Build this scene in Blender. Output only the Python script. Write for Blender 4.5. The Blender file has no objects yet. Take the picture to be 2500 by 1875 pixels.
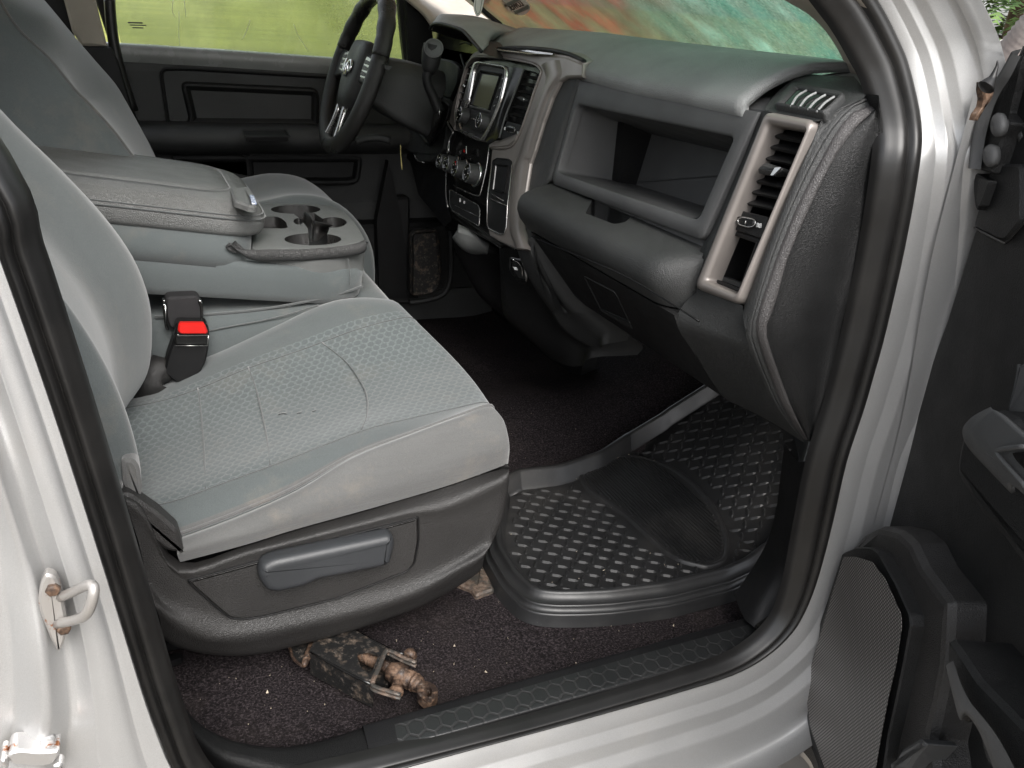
import bpy, math, random
import numpy as np
from math import radians, sin, cos, pi
from mathutils import Vector, Matrix
random.seed(7)
S = bpy.context.scene
COL = S.collection

# ------------------------------------------------------------------ camera
CAM = np.array([0.166, -0.697, 0.829]); FPX = 2106.0
_y, _p, _r = map(radians, (24.421, 23.125, 3.708))
FW = np.array([sin(_y)*cos(_p), cos(_y)*cos(_p), -sin(_p)])
_rt = np.cross(FW, [0, 0, 1]); _rt /= np.linalg.norm(_rt); _up = np.cross(_rt, FW)
RT = cos(_r)*_rt + sin(_r)*_up; UP = -sin(_r)*_rt + cos(_r)*_up
cd = bpy.data.cameras.new("camera"); cam = bpy.data.objects.new("camera", cd); COL.objects.link(cam)
cam.matrix_world = Matrix(((RT[0], UP[0], -FW[0], CAM[0]), (RT[1], UP[1], -FW[1], CAM[1]),
                           (RT[2], UP[2], -FW[2], CAM[2]), (0, 0, 0, 1)))
cd.sensor_width = 36; cd.lens = FPX/2500*36; cd.clip_start = .02; cd.clip_end = 500
S.camera = cam

# ------------------------------------------------------------------ light
w = bpy.data.worlds.new("World"); S.world = w; w.use_nodes = True
nt = w.node_tree; nt.nodes.clear()
sky = nt.nodes.new('ShaderNodeTexSky'); sky.sky_type = 'NISHITA'; sky.sun_disc = False
SUN_DIR = Vector((-.05, -.80, .80)).normalized()
sky.sun_elevation = math.asin(SUN_DIR.z); sky.sun_rotation = math.atan2(SUN_DIR.x, SUN_DIR.y)
sky.air_density = 1.0; sky.dust_density = 3.0; sky.ozone_density = 1.0
hs = nt.nodes.new('ShaderNodeHueSaturation'); hs.inputs['Saturation'].default_value = .28
bg = nt.nodes.new('ShaderNodeBackground'); bg.inputs[1].default_value = .15
wo = nt.nodes.new('ShaderNodeOutputWorld')
nt.links.new(sky.outputs[0], hs.inputs['Color']); nt.links.new(hs.outputs[0], bg.inputs[0]); nt.links.new(bg.outputs[0], wo.inputs[0])
sl = bpy.data.lights.new("sun", 'SUN'); sl.energy = 1.6; sl.angle = radians(35); sl.color = (1, .97, .93)
so = bpy.data.objects.new("sun", sl); COL.objects.link(so)
so.rotation_euler = SUN_DIR.to_track_quat('Z', 'Y').to_euler()
S.view_settings.view_transform = 'Standard'; S.view_settings.look = 'None'
S.view_settings.gamma = 1; S.view_settings.use_curve_mapping = False
S.view_settings.exposure = 1.22
S.cycles.max_bounces = 8; S.cycles.diffuse_bounces = 5; S.cycles.transparent_max_bounces = 12

# ------------------------------------------------------------------ helpers
VIEW = {'o': (0, 0, .8848), 'a': (0, 0, 2.212), 'b': (800, 0, 3.16), 'c': (1300, 0, 2.212), 'd': (2000, 0, 4.424),
        'e': (0, 600, 2.212), 'f': (0, 1125, 2.212), 'g': (800, 1100, 2.212), 'h': (1500, 1125, 2.212),
        'i': (1700, 400, 2.765), 'j': (1000, 500, 3.16), 'k': (1050, 100, 5.53), 'l': (1050, 350, 5.53),
        'm': (760, 0, 4.147), 'n': (600, 450, 6.506), 'p': (0, 1650, 4.424), 'q': (2300, 0, 11.06),
        'r': (1900, 1650, 7.373), 's': (660, 1460, 5.027), 't': (2100, 900, 5.53), 'u': (2340, 100, 3.95),
        'w': (1100, 0, 5.53), '': (0, 0, 1)}
X = lambda v: (1, 0, 0, v)
Y = lambda v: (0, 1, 0, v)
Z = lambda v: (0, 0, 1, v)
def pl3(a, b, c):
    a, b, c = map(np.array, (a, b, c)); n = np.cross(b-a, c-a).astype(float); n /= np.linalg.norm(n)
    return (n[0], n[1], n[2], float(n@a))
def P(px, py, pl):
    """world point of a measured photo position lying on the plane pl"""
    n = np.array(pl[:3], float)
    r = FW*FPX + RT*(px-1250) + UP*(937.5-py)
    return CAM + r*((pl[3]-n@CAM)/(n@r))
def T(view, s, pl):
    ox, oy, k = VIEW[view]; out = []
    for t in s.split():
        x, y = map(float, t.split(','))
        out.append(P(ox+x/k, oy+y/k, pl))
    return out
DN = np.array([-1, 0, .226]); DN /= np.linalg.norm(DN)
def D(h=0):     # dashboard face plane, h metres proud of it
    return (DN[0], DN[1], DN[2], float(DN@np.array([.698, 0, 0])) + h)

def cr(pts, k, closed=False):
    """Catmull-Rom resample: k steps per segment"""
    pts = [np.array(p, float) for p in pts]; n = len(pts); out = []
    segs = n if closed else n-1
    for i in range(segs):
        if closed: p0, p1, p2, p3 = pts[(i-1) % n], pts[i], pts[(i+1) % n], pts[(i+2) % n]
        else:
            p1, p2 = pts[i], pts[i+1]
            p0 = pts[i-1] if i > 0 else 2*p1-p2
            p3 = pts[i+2] if i+2 < n else 2*p2-p1
        for j in range(k):
            t = j/k
            out.append(.5*((2*p1)+(-p0+p2)*t+(2*p0-5*p1+4*p2-p3)*t*t+(-p0+3*p1-3*p2+p3)*t**3))
    if not closed: out.append(pts[-1])
    return out
def resamp(pts, n):
    pts = [np.array(p, float) for p in pts]
    d = np.concatenate([[0], np.cumsum([np.linalg.norm(b-a) for a, b in zip(pts, pts[1:])])])
    A = np.array(pts); t = np.linspace(0, d[-1], n)
    return [np.array([np.interp(q, d, A[:, j]) for j in range(3)]) for q in t]
def rounded(pts, r, k=4):
    """round the corners of a closed polygon"""
    pts = [np.array(p, float) for p in pts]; n = len(pts); out = []
    if not hasattr(r, '__len__'): r = [r]*n
    for i in range(n):
        p = pts[i]; a = pts[i-1]-p; b = pts[(i+1) % n]-p
        la, lb = np.linalg.norm(a), np.linalg.norm(b)
        q = min(r[i], la*.48, lb*.48); A = p+a/la*q; B = p+b/lb*q
        for j in range(k+1):
            t = j/k; out.append((1-t)**2*A+2*t*(1-t)*p+t*t*B)
    return out
def normal(loop):
    n = np.zeros(3); c = sum(loop)/len(loop)
    for a, b in zip(loop, loop[1:]+loop[:1]): n += np.cross(a-c, b-c)
    return n/np.linalg.norm(n)
def offset(loop, n, d):
    """shrink a planar closed loop by d inside its plane"""
    m = len(loop); out = []; s = 1 if normal(loop)@n > 0 else -1
    for i in range(m):
        a, p, b = loop[i-1], loop[i], loop[(i+1) % m]
        e = b-a; L = np.linalg.norm(e)
        if L < 1e-9: out.append(p); continue
        out.append(p+s*np.cross(n, e/L)*d)
    return out

class MB:
    def __init__(s): s.v = []; s.f = []; s.m = []; s.sm = []
    def add(s, vs, fs, mi=0, smooth=True):
        o = len(s.v); s.v += [tuple(map(float, v)) for v in vs]
        for f in fs: s.f.append([i+o for i in f]); s.m.append(mi); s.sm.append(smooth)
        return s
    def grid(s, rows, ku=4, kv=4, mi=0, closed=False, mf=None, thick=0):
        """smooth surface through a net of points. rows: list of equal length point lists"""
        R = [cr(r, kv, closed) if kv > 1 else [np.array(p, float) for p in r] for r in rows]
        cols = [cr([r[j] for r in R], ku) if ku > 1 else [r[j] for r in R] for j in range(len(R[0]))]
        nu, nv = len(cols[0]), len(cols); vs = [cols[j][i] for i in range(nu) for j in range(nv)]
        o = len(s.f); fs = []
        for i in range(nu-1):
            for j in range(nv if closed else nv-1):
                j2 = (j+1) % nv; fs.append([i*nv+j, i*nv+j2, (i+1)*nv+j2, (i+1)*nv+j])
        s.add(vs, fs, mi)
        if mf:
            q = 0
            for i in range(nu-1):
                for j in range(nv if closed else nv-1): s.m[o+q] = mf(i/ku, j/kv); q += 1
        return s
    def loops(s, L, mi=0, cap0=False, cap1=True, smooth=False, closed=True):
        n = len(L[0]); vs = [p for l in L for p in l]; fs = []
        for i in range(len(L)-1):
            for j in range(n if closed else n-1):
                k = (j+1) % n; fs.append([i*n+j, i*n+k, (i+1)*n+k, (i+1)*n+j])
        if cap0: fs.append(list(range(n))[::-1])
        if cap1: fs.append([(len(L)-1)*n+j for j in range(n)])
        return s.add(vs, fs, mi, smooth)
    def panel(s, pts, prof, r=0, mi=0, cap=True, back=True, n=None, mc=None, k=4, smooth=False):
        """outline -> stack of inset loops; prof = [(inset, height)] along the normal facing the camera"""
        L0 = rounded(pts, r, k) if (hasattr(r, '__len__') or r > 0) else [np.array(p, float) for p in pts]
        if n is None:
            n = normal(L0)
            if n@(CAM-L0[0]) < 0: n = -n
        n = np.array(n, float)
        if normal(L0)@n < 0: L0 = L0[::-1]
        LL = [[p+n*h for p in offset(L0, n, d)] for d, h in prof]
        s.loops(LL, mi, cap0=back, cap1=cap, smooth=smooth)
        if mc is not None and cap: s.m[-1] = mc
        if cap: s.sm[-1] = False
        return s
    def tube(s, pts, r, n=10, mi=0, closed=False, k=1, caps=True, flat=1.0):
        if k > 1: pts = cr(pts, k, closed)
        pts = [np.array(p, float) for p in pts]; m = len(pts)
        rr = r if hasattr(r, '__len__') else [r]*m
        if len(rr) != m: rr = list(np.interp(np.linspace(0, 1, m), np.linspace(0, 1, len(rr)), rr))
        L = []; u = None
        for i in range(m):
            a = pts[(i-1) % m] if (closed or i) else pts[0]; b = pts[(i+1) % m] if (closed or i < m-1) else pts[-1]
            t = b-a; t = t/(np.linalg.norm(t)+1e-12)
            if u is None:
                u = np.cross(t, [0, 0, 1]); 
                if np.linalg.norm(u) < .2: u = np.cross(t, [1, 0, 0])
            u = u-t*(u@t); u /= np.linalg.norm(u); v = np.cross(t, u)
            L.append([pts[i]+rr[i]*(cos(2*pi*q/n)*u+flat*sin(2*pi*q/n)*v) for q in range(n)])
        if closed: L.append(L[0]); caps = False
        return s.loops(L, mi, cap0=caps, cap1=caps, smooth=True)
    def lathe(s, c, ax, prof, n=24, mi=0, cap0=True, cap1=True, ref=(0, 0, 1)):
        """prof = [(distance along axis, radius)]"""
        c = np.array(c, float); ax = np.array(ax, float); ax /= np.linalg.norm(ax)
        u = np.cross(ax, ref); u /= np.linalg.norm(u); v = np.cross(ax, u)
        L = [[c+ax*h+r*(cos(2*pi*q/n)*u+sin(2*pi*q/n)*v) for q in range(n)] for h, r in prof]
        return s.loops(L, mi, cap0, cap1, smooth=True)
    def box(s, a, b, mi=0):
        x0, y0, z0 = a; x1, y1, z1 = b
        vs = [(x0, y0, z0), (x1, y0, z0), (x1, y1, z0), (x0, y1, z0), (x0, y0, z1), (x1, y0, z1), (x1, y1, z1), (x0, y1, z1)]
        return s.add(vs, [[3, 2, 1, 0], [4, 5, 6, 7], [0, 1, 5, 4], [1, 2, 6, 5], [2, 3, 7, 6], [3, 0, 4, 7]], mi, False)
    def prism(s, sec, y0, y1, mi=0, cap=True, smooth=False):
        """closed section [(x, z)] extruded along y"""
        return s.loops([[np.array((x, y0, z)) for x, z in sec], [np.array((x, y1, z)) for x, z in sec]], mi, cap, cap, smooth)
    def build(s, name, mats, parent=None, bevel=0, thick=0, seg=2, auto=35, off=-1):
        me = bpy.data.meshes.new(name)
        o = bpy.data.objects.new(name, me); COL.objects.link(o)
        org = np.array(ROOT.get(parent, (0, 0, 0)))
        if parent is None and s.v:
            a = np.array(s.v); org = np.array([a[:, 0].mean(), a[:, 1].mean(), a[:, 2].min()]); o.location = org; ROOT[o] = org
        elif parent is not None: ROOT[o] = org
        me.from_pydata([tuple(np.array(v)-org) for v in s.v], [], s.f)
        for mt in (mats if isinstance(mats, (list, tuple)) else [mats]): me.materials.append(mt)
        me.polygons.foreach_set('material_index', s.m); me.polygons.foreach_set('use_smooth', s.sm)
        me.update()
        if parent is not None: o.parent = parent
        if thick:
            md = o.modifiers.new('solid', 'SOLIDIFY'); md.thickness = thick; md.offset = off
        if bevel:
            md = o.modifiers.new('bev', 'BEVEL'); md.width = bevel; md.segments = seg; md.limit_method = 'ANGLE'; md.angle_limit = radians(auto)
            md.harden_normals = False
            for p in me.polygons: p.use_smooth = True
            me.set_sharp_from_angle(angle=radians(60)) if hasattr(me, 'set_sharp_from_angle') else None
        return o
ROOT = {}
def fixn(o):
    import bmesh
    bm = bmesh.new(); bm.from_mesh(o.data); bmesh.ops.recalc_face_normals(bm, faces=bm.faces); bm.to_mesh(o.data); bm.free()
def empty(name, loc, label=None, cat=None, group=None, parent=None):
    o = bpy.data.objects.new(name, None); COL.objects.link(o); o.empty_display_size = .05
    if parent is not None:
        o.parent = parent; ROOT[o] = ROOT[parent]
    else:
        o.location = loc; ROOT[o] = np.array(loc, float)
    if label: o['label'] = label
    if cat: o['category'] = cat
    if group: o['group'] = group
    return o
def tag(o, label=None, cat=None, group=None, kind=None):
    if label: o['label'] = label
    if cat: o['category'] = cat
    if group: o['group'] = group
    if kind: o['kind'] = kind
    return o
def carve(o, cutters):
    """boolean difference, applied at once; cutters are MB closed solids"""
    for c in cutters:
        t = c.build('cutter', o.data.materials[0] if o.data.materials else None, None)
        fixn(o); fixn(t)
        md = o.modifiers.new('cut', 'BOOLEAN'); md.operation = 'DIFFERENCE'; md.object = t; md.solver = 'EXACT'
        dg = bpy.context.evaluated_depsgraph_get(); dg.update()
        me = bpy.data.meshes.new_from_object(o.evaluated_get(dg)); o.modifiers.clear(); o.data = me
        bpy.data.objects.remove(t)
    return o
def text_mesh(name, body, loc, xdir, ydir, size, mt, parent, thick=.0006, bold=0):
    cu = bpy.data.curves.new(name, 'FONT'); cu.body = body; cu.size = size; cu.extrude = thick; cu.align_x = 'CENTER'; cu.align_y = 'CENTER'; cu.offset = bold
    t = bpy.data.objects.new(name, cu); COL.objects.link(t)
    dg = bpy.context.evaluated_depsgraph_get(); dg.update()
    me = bpy.data.meshes.new_from_object(t.evaluated_get(dg)); bpy.data.objects.remove(t)
    xd = np.array(xdir, float); xd /= np.linalg.norm(xd); yd = np.array(ydir, float); yd -= xd*(yd@xd); yd /= np.linalg.norm(yd); zd = np.cross(xd, yd)
    org = ROOT[parent]
    for v in me.vertices:
        c = v.co; v.co = Vector(np.array(loc)+xd*c.x+yd*c.y+zd*c.z-org)
    o = bpy.data.objects.new(name, me); COL.objects.link(o); me.materials.clear(); me.materials.append(mt); o.parent = parent; ROOT[o] = org
    return o

# ------------------------------------------------------------------ materials
def newmat(name):
    m = bpy.data.materials.new(name); m.use_nodes = True; t = m.node_tree
    return m, t, t.nodes['Principled BSDF'], t.nodes.new('ShaderNodeTexCoord')
def N(t, typ, **k):
    n = t.nodes.new(typ)
    for a, b in k.items(): setattr(n, a, b)
    return n
def noise(t, tc, scale, detail=3, rough=.5, vec=None):
    n = N(t, 'ShaderNodeTexNoise'); n.inputs['Scale'].default_value = scale; n.inputs['Detail'].default_value = detail; n.inputs['Roughness'].default_value = rough
    t.links.new(vec if vec is not None else tc.outputs['Object'], n.inputs['Vector']); return n
def ramp(t, inp, stops):
    r = N(t, 'ShaderNodeValToRGB'); e = r.color_ramp.elements
    while len(e) < len(stops): e.new(.5)
    for el, (p, c) in zip(e, stops):
        el.position = p; el.color = (*c, 1) if len(c) == 3 else c
    t.links.new(inp, r.inputs[0]); return r
def mixc(t, fac, a, b, mode='MIX'):
    m = N(t, 'ShaderNodeMix', data_type='RGBA', blend_type=mode)
    for sock, v in ((m.inputs[0], fac), (m.inputs[6], a), (m.inputs[7], b)):
        if hasattr(v, 'links') or hasattr(v, 'node'): t.links.new(v, sock)
        else: sock.default_value = v if not isinstance(v, tuple) else (*v, 1)
    return m.outputs[2]
def math_(t, op, a, b=None, c=None):
    m = N(t, 'ShaderNodeMath', operation=op)
    for i, v in enumerate((a, b, c)):
        if v is None: continue
        if hasattr(v, 'node'): t.links.new(v, m.inputs[i])
        else: m.inputs[i].default_value = v
    return m.outputs[0]
def bump(t, bs, h, strength, dist=.001, prev=None):
    b = N(t, 'ShaderNodeBump'); b.inputs['Strength'].default_value = strength; b.inputs['Distance'].default_value = dist
    t.links.new(h, b.inputs['Height'])
    if prev is not None: t.links.new(prev, b.inputs['Normal'])
    t.links.new(b.outputs[0], bs.inputs['Normal']); return b.outputs[0]
def g(v): return (v, v, v)
def plastic(name, col, rough=.5, grain=.0, gs=420, var=.15, dust=.06, spec=.5, metal=0):
    """moulded plastic with leather grain, faint blotches and dust specks"""
    m, t, bs, tc = newmat(name)
    n = noise(t, tc, 9, 4)
    c = ramp(t, n.outputs[0], [(.3, tuple(x*(1-var) for x in col)), (.7, tuple(x*(1+var) for x in col))]).outputs[0]
    if dust:
        d = noise(t, tc, 750, 1); r = ramp(t, d.outputs[0], [(.76, g(0)), (.82, g(dust*3))])
        c = mixc(t, r.outputs[0], c, (.3, .28, .26))
        d2 = noise(t, tc, 4, 5, .7); r2 = ramp(t, d2.outputs[0], [(.5, g(0)), (.8, g(dust))])
        c = mixc(t, r2.outputs[0], c, (.22, .2, .18))
    t.links.new(c, bs.inputs['Base Color'])
    rr = noise(t, tc, 22, 4); r3 = ramp(t, rr.outputs[0], [(.3, g(max(.05, rough-.07))), (.7, g(min(1, rough+.07)))])
    t.links.new(r3.outputs[0], bs.inputs['Roughness'])
    bs.inputs['Metallic'].default_value = metal; bs.inputs['Specular IOR Level'].default_value = spec
    if grain:
        v = N(t, 'ShaderNodeTexVoronoi', feature='DISTANCE_TO_EDGE'); v.inputs['Scale'].default_value = gs
        wob = noise(t, tc, gs*.5, 2)
        vm = mixc(t, .004, tc.outputs['Object'], wob.outputs[1], 'ADD'); t.links.new(vm, v.inputs['Vector'])
        rr2 = ramp(t, v.outputs['Distance'], [(0, g(0)), (.25, g(1))])
        bump(t, bs, rr2.outputs[0], grain, .0012)
    return m
def hexdist(t, vec, s, plane='xy'):
    """value 0 at a hexagon's centre, .5 at its edge; s = cell size in metres"""
    sp = N(t, 'ShaderNodeSeparateXYZ'); t.links.new(vec, sp.inputs[0])
    a = sp.outputs['XYZ'.index(plane[0].upper())]; b = sp.outputs['XYZ'.index(plane[1].upper())]
    res = []
    for o in (0, .5):
        fx = math_(t, 'SUBTRACT', math_(t, 'FRACT', math_(t, 'ADD', math_(t, 'DIVIDE', a, s), o)), .5)
        fy = math_(t, 'MULTIPLY', math_(t, 'SUBTRACT', math_(t, 'FRACT', math_(t, 'ADD', math_(t, 'DIVIDE', b, s*1.7320508), o)), .5), 1.7320508)
        ax = math_(t, 'ABSOLUTE', fx); ay = math_(t, 'ABSOLUTE', fy)
        h = math_(t, 'MAXIMUM', ax, math_(t, 'ADD', math_(t, 'MULTIPLY', ax, .5), math_(t, 'MULTIPLY', ay, .8660254)))
        res.append(h)
    return math_(t, 'MINIMUM', res[0], res[1])
def fabric(name, col, hexs=0, hexc=None, dirt=.25, ribs=0, creases=0):
    m, t, bs, tc = newmat(name)
    n = noise(t, tc, 6, 5, .6)
    c = ramp(t, n.outputs[0], [(.3, tuple(x*.9 for x in col)), (.7, tuple(x*1.1 for x in col))]).outputs[0]
    st = noise(t, tc, 11, 6, .75); r = ramp(t, st.outputs[0], [(.52, g(0)), (.78, g(dirt))])
    c = mixc(t, r.outputs[0], c, (.24, .205, .165))
    wv = noise(t, tc, 1400, 2)
    mp = N(t, 'ShaderNodeMapping'); mp.inputs['Scale'].default_value = (3, .35, 1); t.links.new(tc.outputs['Object'], mp.inputs[0])
    w2 = noise(t, tc, 900, 2, .5, mp.outputs[0])
    c = mixc(t, .22, c, ramp(t, w2.outputs[0], [(.3, g(.05)), (.7, g(.75))]).outputs[0], 'OVERLAY')
    h = w2.outputs[0]
    if hexs:
        wob = noise(t, tc, 60, 2); vm = mixc(t, .0012, tc.outputs['Object'], wob.outputs[1], 'ADD')
        hd = hexdist(t, vm, hexs)
        ln = ramp(t, hd, [(.34, g(0)), (.44, g(1)), (.5, g(.6))])
        brk = noise(t, tc, 320, 2); b2 = ramp(t, brk.outputs[0], [(.38, g(.25)), (.6, g(1))])
        f = math_(t, 'MULTIPLY', math_(t, 'MULTIPLY', ln.outputs[0], b2.outputs[0]), .75)
        c = mixc(t, f, c, hexc); h = math_(t, 'ADD', math_(t, 'MULTIPLY', h, .4), math_(t, 'MULTIPLY', hd, -1))
    if creases:
        mp2 = N(t, 'ShaderNodeMapping'); mp2.inputs['Scale'].default_value = (5, 5, 55); mp2.inputs['Rotation'].default_value = (0, radians(14), 0); t.links.new(tc.outputs['Object'], mp2.inputs[0])
        cz = noise(t, tc, 1, 3, .5, mp2.outputs[0]); h = math_(t, 'ADD', h, math_(t, 'MULTIPLY', cz.outputs[0], 7))
    if ribs:
        wv2 = N(t, 'ShaderNodeTexWave'); wv2.inputs['Scale'].default_value = ribs; wv2.bands_direction = 'Z'
        t.links.new(tc.outputs['Object'], wv2.inputs[0]); h = wv2.outputs[0]
    t.links.new(c, bs.inputs['Base Color']); bs.inputs['Roughness'].default_value = .93
    bs.inputs['Specular IOR Level'].default_value = .2
    bs.inputs['Sheen Weight'].default_value = .35; bs.inputs['Sheen Roughness'].default_value = .5
    bump(t, bs, h, .45, .0008)
    return m
def paint(name, col=(.60, .59, .58), metal=.75, rough=.33, rust=0):
    m, t, bs, tc = newmat(name)
    n = noise(t, tc, 3000, 1); c = ramp(t, n.outputs[0], [(.35, tuple(x*.85 for x in col)), (.65, tuple(x*1.12 for x in col))]).outputs[0]
    d = noise(t, tc, 14, 6, .7); r = ramp(t, d.outputs[0], [(.55, g(0)), (.8, g(.35))]); c = mixc(t, r.outputs[0], c, (.36, .33, .3))
    s = noise(t, tc, 420, 2); r = ramp(t, s.outputs[0], [(.78, g(0)), (.82, g(.6))]); c = mixc(t, r.outputs[0], c, (.16, .13, .1))
    if rust:
        s = noise(t, tc, 45, 5, .7); r = ramp(t, s.outputs[0], [(.62, g(0)), (.68, g(1))]); c = mixc(t, r.outputs[0], c, (.28, .1, .035))
    t.links.new(c, bs.inputs['Base Color']); bs.inputs['Metallic'].default_value = metal
    rr = ramp(t, d.outputs[0], [(.4, g(rough)), (.8, g(rough+.2))]); t.links.new(rr.outputs[0], bs.inputs['Roughness'])
    bs.inputs['Coat Weight'].default_value = .5; bs.inputs['Coat Roughness'].default_value = .15
    w_ = noise(t, tc, 5.5, 1.5); bump(t, bs, w_.outputs[0], .22, .010)
    return m
def rusty(name, base=(.045, .042, .04), amt=.5, ruc=((.10, .045, .02), (.26, .14, .07)), metal=.4):
    m, t, bs, tc = newmat(name)
    a = noise(t, tc, 45, 8, .75); b = noise(t, tc, 220, 4, .7)
    rc = ramp(t, b.outputs[0], [(.3, ruc[0]), (.7, ruc[1])])
    f = ramp(t, a.outputs[0], [(1-amt-.06, g(0)), (1-amt+.07, g(1))])
    c = mixc(t, f.outputs[0], base, rc.outputs[0])
    sc = noise(t, tc, 120, 6, .8); r = ramp(t, sc.outputs[0], [(.56, g(0)), (.68, g(.55))]); c = mixc(t, r.outputs[0], c, (.33, .28, .24))
    t.links.new(c, bs.inputs['Base Color']); bs.inputs['Metallic'].default_value = metal
    rr = ramp(t, f.outputs[0], [(0, g(.38)), (1, g(.8))]); t.links.new(rr.outputs[0], bs.inputs['Roughness'])
    bump(t, bs, sc.outputs[0], .5, .0012)
    return m
def carpet(name, col=(.018, .0148, .0158)):
    m, t, bs, tc = newmat(name)
    a = noise(t, tc, 330, 3, .7); b = noise(t, tc, 7, 6, .7); c3 = noise(t, tc, 900, 1)
    c = ramp(t, a.outputs[0], [(.32, tuple(x*.35 for x in col)), (.5, col), (.70, tuple(x*4.2 for x in col))]).outputs[0]
    r = ramp(t, b.outputs[0], [(.48, g(0)), (.8, g(.5))]); c = mixc(t, r.outputs[0], c, (.05, .041, .037))
    sp = ramp(t, c3.outputs[0], [(.8, g(0)), (.83, g(.6))]); c = mixc(t, sp.outputs[0], c, (.3, .27, .22))
    t.links.new(c, bs.inputs['Base Color']); bs.inputs['Roughness'].default_value = 1; bs.inputs['Specular IOR Level'].default_value = .1
    bump(t, bs, a.outputs[0], 1, .004)
    return m
M = {}
M['silver'] = paint('silver_paint', (.42, .418, .414), .46, .36)
M['silver_rust'] = paint('silver_paint_chipped', rust=1)
M['zinc'] = paint('bare_metal', (.42, .40, .38), .6, .4, rust=1)
M['worn'] = rusty('worn_steel_edge', (.07, .066, .06), .5, ((.07, .035, .02), (.26, .20, .16)), .4)
M['dash'] = plastic('dark_grey_dash_plastic', (.030, .031, .031), .47, .40, 430, dust=.04)
M['pad'] = plastic('windscreen_lit_dash_pad', (.25, .258, .256), .48, .6, 380)  # dark pad raised to light grey, standing in for windscreen light
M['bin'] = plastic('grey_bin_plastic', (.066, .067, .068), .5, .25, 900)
M['lower'] = plastic('black_lower_dash_plastic', (.0085, .0087, .009), .48, .35, 500, dust=.03, spec=.4)
M['ledge'] = plastic('window_ledge_highlight_plastic', (.22, .225, .22), .26, .2, 430, dust=.02)
M['stripe'] = plastic('sheen_stripe_plastic', (.052, .049, .049), .42, .45, 430)  # lighter tone stands in for sheen on the dash-end bevel
M['black'] = plastic('black_plastic', (.0055, .0055, .006), .5, .2, 700, dust=.03, spec=.3)
M['gloss'] = plastic('gloss_black_plastic', (.008, .008, .008), .2, 0)
M['rubber'] = plastic('black_rubber_seal', (.010, .0097, .0095), .42, 0, dust=.06)
M['mat'] = plastic('black_rubber_mat', (.019, .019, .0195), .40, 0, dust=.16, spec=.5)
M['ribbed'] = M['mat']
M['fabric'] = fabric('grey_seat_fabric', (.090, .101, .102))
M['fabric_side'] = fabric('grey_seat_side_fabric', (.112, .112, .110), dirt=.5, creases=1)
M['hexfab'] = fabric('honeycomb_seat_fabric', (.086, .099, .101), .0125, (.165, .182, .180))
M['ribfab'] = fabric('ribbed_seat_fabric', (.085, .092, .092), ribs=55)
M['vinyl'] = plastic('grey_vinyl', (.125, .127, .124), .42, .6, 420, dust=.1)
M['tray'] = plastic('grey_console_plastic', (.135, .140, .137), .5, .4, 650, dust=.1)
M['traydark'] = plastic('dark_console_side', (.05, .05, .05), .45, .8, 300)
M['trimdark'] = plastic('dark_seat_valance', (.023, .022, .0215), .45, .36, 430, dust=.03)
M['lever'] = plastic('slate_lever_plastic', (.030, .032, .035), .42, .15, 900)
M['taupe'] = plastic('metallic_taupe_trim', (.25, .226, .21), .42, 0, metal=.45)
M['satin'] = plastic('satin_silver_trim', (.55, .54, .53), .25, 0, metal=.9)
M['chrome'] = plastic('chrome_trim', (.8, .8, .8), .12, 0, metal=1, dust=0, var=.02)
M['beige'] = plastic('beige_pillar_trim', (.42, .375, .32), .7, .15, 900)
M['leather'] = plastic('black_leather', (.016, .0155, .015), .32, .4, 500)
M['web'] = plastic('black_webbing', (.012, .011, .012), .7, .3, 900)
M['red'] = plastic('red_plastic', (.55, .015, .012), .25, 0, dust=0)
M['white'] = plastic('white_print', (.75, .75, .74), .5, 0, dust=0, var=.02)
def paper(name, col):
    m, t, bs, tc = newmat(name); out = t.nodes['Material Output']; bs.inputs['Base Color'].default_value = (*col, 1)
    tl = N(t, 'ShaderNodeBsdfTranslucent'); tl.inputs[0].default_value = (*col, 1); mx = N(t, 'ShaderNodeMixShader'); mx.inputs[0].default_value = .6
    t.links.new(bs.outputs[0], mx.inputs[1]); t.links.new(tl.outputs[0], mx.inputs[2]); t.links.new(mx.outputs[0], out.inputs[0]); return m
M['sticker'] = paper('white_sticker', (.85, .85, .83)); M['stickergrey'] = paper('grey_sticker_band', (.5, .53, .5))
M['ink'] = plastic('black_ink', (.02, .02, .02), .5, 0, dust=0)
M['yellow'] = plastic('yellow_strap', (.62, .52, .2), .8, .2)
M['rust'] = rusty('rusty_iron', (.030, .020, .016), .50, ((.085, .045, .026), (.24, .155, .105)), .25)
M['jackblack'] = rusty('scuffed_black_steel', (.02, .02, .02), .42, ((.06, .045, .035), (.22, .17, .13)))
M['carpet'] = carpet('dark_carpet')
m_, t_, b_, c_ = newmat('lcd_screen'); b_.inputs['Base Color'].default_value = (.17, .175, .115, 1); b_.inputs['Roughness'].default_value = .22; M['lcd'] = m_  # olive reflection on the radio screen is put into its base colour
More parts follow.
